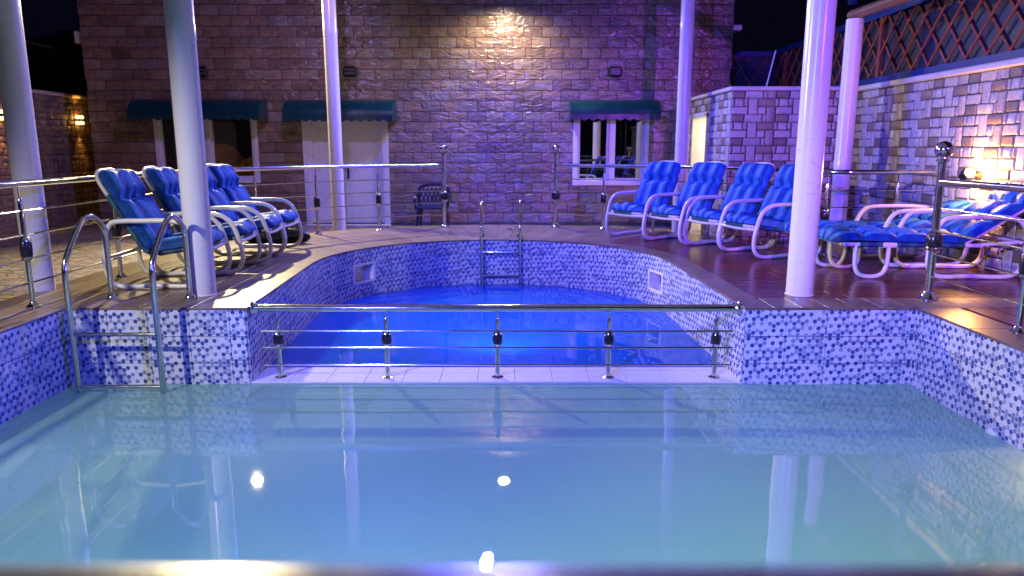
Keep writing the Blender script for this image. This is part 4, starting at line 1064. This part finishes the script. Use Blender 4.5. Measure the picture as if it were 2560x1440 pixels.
def make_chair():
    t = thing('patio_chair', (0,0,0), 'chair', 'chair', 'blue cushioned patio chairs')
    lm = MB().tube([(p.x, 0, p.z) for p in smooth_path([(a,0,b) for a,b in LOOP], 4, True)], 0.0205, 12, closed=True).mesh('side_loop', True)
    for s in (-1, 1): ob('side_loop', lm, M['white_paint'], t, (0, s*0.305, 0))
    MB().tube([(0.378, -0.285, 0.312), (0.382, 0, 0.302), (0.378, 0.285, 0.312)], 0.0165, 10).build('front_bar', M['white_paint'], t, True)
    MB().tube([(-0.40, -0.285, 0.26), (-0.40, 0.285, 0.26)], 0.0165, 10).build('rear_bar', M['white_paint'], t, True)
    side = [(0.375, 0.34), (0.20, 0.320), (0.02, 0.292), (-0.075, 0.300), (-0.135, 0.36), (-0.25, 0.57), (-0.40, 0.84)]
    pts = []
    for s in (-1, 1):
        q = [(x, s*0.235, z) for x, z in side] + [(-0.445, s*0.205, 0.92), (-0.468, s*0.13, 0.96)]
        pts += q if s < 0 else [(-0.473, 0, 0.968)] + q[::-1]
    MB().tube(smooth_path(pts, 4), 0.0165, 10).build('seat_frame', M['white_paint'], t, True)
    MB().tube([(0.375, -0.235, 0.34), (0.375, 0.235, 0.34)], 0.0175, 10).build('seat_front_bar', M['white_paint'], t, True)
    sl = MB()
    for s in (-1, 1):
        sl.tube(smooth_path([(0.30, s*0.235, 0.335), (0.02, s*0.235, 0.295), (-0.075, s*0.235, 0.302), (-0.135, s*0.235, 0.36), (-0.25, s*0.235, 0.57), (-0.36, s*0.235, 0.77)], 3), 0.0225, 10)
    sl.tube([(0.375, -0.19, 0.34), (0.375, 0.10, 0.34)], 0.0235, 10)
    sp = [(0.37, 0.333), (0.20, 0.305), (0.02, 0.272), (-0.085, 0.285), (-0.15, 0.36), (-0.265, 0.575), (-0.43, 0.88)]
    sl.grid(lambda u, v: (sp[int(round(v*6))][0], (u-.5)*0.46, sp[int(round(v*6))][1]), 1, 6); sl.grid(lambda u, v: (sp[int(round(v*6))][0]-0.004, (u-.5)*0.46, sp[int(round(v*6))][1]-0.006), 1, 6)
    sl.build('sling', M['sling'], t, True)
    cp_ = [(0.415, 0.372), (0.25, 0.352), (0.06, 0.318), (-0.055, 0.322), (-0.115, 0.385), (-0.22, 0.585), (-0.33, 0.79), (-0.43, 0.962)]
    cm = cushion_mesh(cp_, 0.268, 0.105, [0.385, 0.78], [(-.4,.20),(.4,.20),(-.42,.78),(0,.78),(.42,.78)])
    cu_ = cm.build('cushion', M['cushion'], t, True)
    MB().tube([(-0.30, -0.25, 0.70), (-0.335, -0.18, 0.68), (-0.335, 0.18, 0.68), (-0.30, 0.25, 0.70)], 0.008, 6).build('strap', M['sling'], t, True)
    return t
chair = make_chair()
CH = [ # x, y, heading (deg), label
    (-2.96, 6.15, 3, 'nearest blue cushioned chair of the left row, half behind the thick white pole'),
    (-2.90, 6.79, 4, 'second blue cushioned chair of the left row, just behind the white pole'),
    (-2.85, 7.44, 3, 'third blue cushioned chair of the left row'),
    (-2.87, 8.05, -2, 'farthest blue cushioned chair of the left row, with a black bag behind it'),
    (1.74, 9.42, 222, 'farthest blue cushioned chair of the right row, beside the mirroring window'),
    (2.17, 8.97, 213, 'second blue striped chair of the right row, below the lit doorway'),
    (2.55, 8.42, 206, 'third blue striped chair of the right row, in front of the purple stone wall'),
    (2.79, 7.84, 201, 'nearest blue striped chair of the right row, cut by the right white pole'),
]
for i, (x, y, a, lb) in enumerate(CH):
    c = chair if i == 0 else copy_tree(chair)
    c.location = (x, y, 0.0); c.rotation_euler = (0, 0, R(a+random.uniform(-2, 2))); c['label'] = lb

# loungers
def make_lounger(top=1.0):
    t = thing('sun_lounger', (0,0,0), 'lounger', 'sun lounger', 'blue cushioned sun loungers')
    hw_ = 0.29
    LP = [(.98,.548),(1.20,.555),(1.42,.552),(1.56,.528),(1.625,.45),(1.645,.34),(1.645,.2),(1.62,.09),(1.54,.032),(1.40,.021),(1.15,.028),(.98,.021),(.88,.035),(.815,.10),(.80,.21),(.81,.33),(.845,.44),(.90,.52)]
    lm = MB().tube([(p.x,0,p.z) for p in smooth_path([(a,0,b) for a,b in LP], 4, True)], 0.021, 12, closed=True).mesh('arm_loop', True)
    UL = [(.17,.30),(.17,.20),(.175,.12),(.205,.05),(.27,.021),(.36,.021),(.425,.05),(.455,.12),(.46,.20),(.46,.30)]
    um = MB().tube([(p.x,0,p.z) for p in smooth_path([(a,0,b) for a,b in UL], 4)], 0.0195, 12).mesh('foot_leg', True)
    tj = MB().tube([(.40,0,.302),(.52,0,.302)], 0.026, 12).mesh('tee_joint', True)
    for s in (-1, 1):
        ob('arm_loop', lm, M['white_paint'], t, (0, s*hw_, 0)); ob('foot_leg', um, M['white_paint'], t, (0, s*0.265, 0)); ob('tee_joint', tj, M['white_paint'], t, (0, s*0.265, 0))
        MB().tube([(0.06, s*0.262, .31), (1.28, s*0.262, .298)], 0.0185, 10).build('side_rail', M['white_paint'], t, True)
        MB().tube([(1.14, s*0.235, .31), (1.60, s*0.235, .31+.29*top), (1.78, s*0.235, .31+.41*top)], 0.0165, 10).build('back_rail', M['white_paint'], t, True)
        MB().tube([(1.20, s*0.262, .30), (1.60, s*0.262, .33)], 0.0165, 10).build('rear_rail', M['white_paint'], t, True)
    MB().tube([(0.06, -.262, .31), (0.06, .262, .31)], 0.0185, 10).build('foot_bar', M['white_paint'], t, True)
    MB().tube([(1.60, -.29, .33), (1.60, .29, .33)], 0.0165, 10).build('rear_bar', M['white_paint'], t, True)
    sl = MB().grid(lambda u, v: (0.08+1.1*v, (u-.5)*0.53, 0.302-0.012*v), 1, 4)
    for s in (-1, 1): sl.tube([(0.50, s*0.262, .306), (1.12, s*0.262, .300)], 0.024, 10); sl.tube([(0.20, s*0.262, .309), (0.40, s*0.262, .308)], 0.0235, 10)
    sl.grid(lambda u, v: (1.16+0.60*v, (u-.5)*0.48, 0.308+0.40*top*v), 1, 3); sl.build('sling', M['sling'], t, True)
    cp_ = [(0.0, 0.318), (0.12, 0.345), (0.6, 0.335), (1.02, 0.328), (1.12, 0.335), (1.24, 0.335+0.065*top), (1.5, 0.335+0.24*top), (1.83, 0.335+0.455*top)]
    cm = cushion_mesh([(x, z) for x, z in cp_], 0.285, 0.088, [0.13, 0.28, 0.43, 0.585, 0.72, 0.86], [(sx, c) for c in (0.13, .28, .43, .72, .86) for sx in (-.4, .4)], 20, 60)
    # profile runs foot to head: normals must point up
    cm.build('cushion', M['cushion'], t, True)
    return t
lg1 = make_lounger(0.52)
lg1.location = (2.80, 7.22, 0); lg1.rotation_euler = (0, 0, R(1)); lg1['label'] = 'farther blue cushioned sun lounger against the stone wall'
lg2 = make_lounger(1.0); lg2.location = (2.90, 6.60, 0); lg2.rotation_euler = (0, 0, R(-1)); lg2['label'] = 'nearer blue cushioned sun lounger behind the ball-topped steel post'

# blue garden chair by the building, bag by the left chairs
t = thing('plastic_chair', (-1.28, 11.55, GZ), 'dark blue plastic garden chair against the brick wall behind the far left newel post', 'chair', None, R(180))
bk = MB()
for k in range(7):
    a = (k-3)/3*0.19
    bk.tube([(a, -0.19, 0.42), (a*1.05+0.03, -0.25, 0.55), (a*1.1-0.03, -0.30, 0.70)], 0.012, 6); bk.tube([(a, -0.19, 0.42), (a*1.05-0.03, -0.25, 0.55), (a*1.1+0.03, -0.30, 0.70)], 0.012, 6)
bk.tube(smooth_path([(-0.23,-0.18,0.40), (-0.25,-0.27,0.62), (-0.20,-0.31,0.73), (0,-0.33,0.765), (0.20,-0.31,0.73), (0.25,-0.27,0.62), (0.23,-0.18,0.40)], 4), 0.026, 10)
for v in bk.v: pass
bk.v = [(x, -y, z) for x, y, z in bk.v]; bk.f = [f[::-1] for f in bk.f]
bk.v = [(x, -y, z) for x, y, z in bk.v]; bk.f = [f[::-1] for f in bk.f]
bk.build('backrest', M['blue_plastic'], t, True)
MB().cbox(-0.23, 0.23, -0.20, 0.24, 0.40, 0.435, 0.012).build('seat', M['blue_plastic'], t)
for sx in (-1, 1):
    for yy in (-0.18, 0.21): MB().tube([(sx*0.20, yy, 0.405), (sx*0.235, yy*1.15, 0.0)], [0.026, 0.018], 8).build('leg', M['blue_plastic'], t, True)
    MB().tube(smooth_path([(sx*0.235,-0.27,0.60),(sx*0.26,-0.1,0.61),(sx*0.26,0.14,0.60),(sx*0.25,0.21,0.52),(sx*0.235,0.22,0.40)], 3), 0.02, 8).build('armrest', M['blue_plastic'], t, True)
bgm = MB()
def bagf(u, v):
    a = 2*math.pi*u; ph = math.pi*v; r = 1+0.16*math.sin(3*a+1)+0.10*math.sin(5*a+v*7)
    return (0.42*math.cos(a)*math.sin(ph)*r, 0.15*math.sin(a)*math.sin(ph)*r, max(0.0, 0.10-0.12*math.cos(ph)*r))
bgm.grid(bagf, 28, 14)
t = thing('black_bag', (-2.95, 8.78, 0), 'slumped black bag on the deck behind the farthest left chair', 'bag')
bgm.build('body', M['bag_black'], t, True); MB().tube(smooth_path([(-0.2,0,0.2),(-0.1,-0.05,0.27),(0.1,-0.05,0.27),(0.2,0,0.2)], 4), 0.012, 6).build('handle', M['bag_black'], t, True)
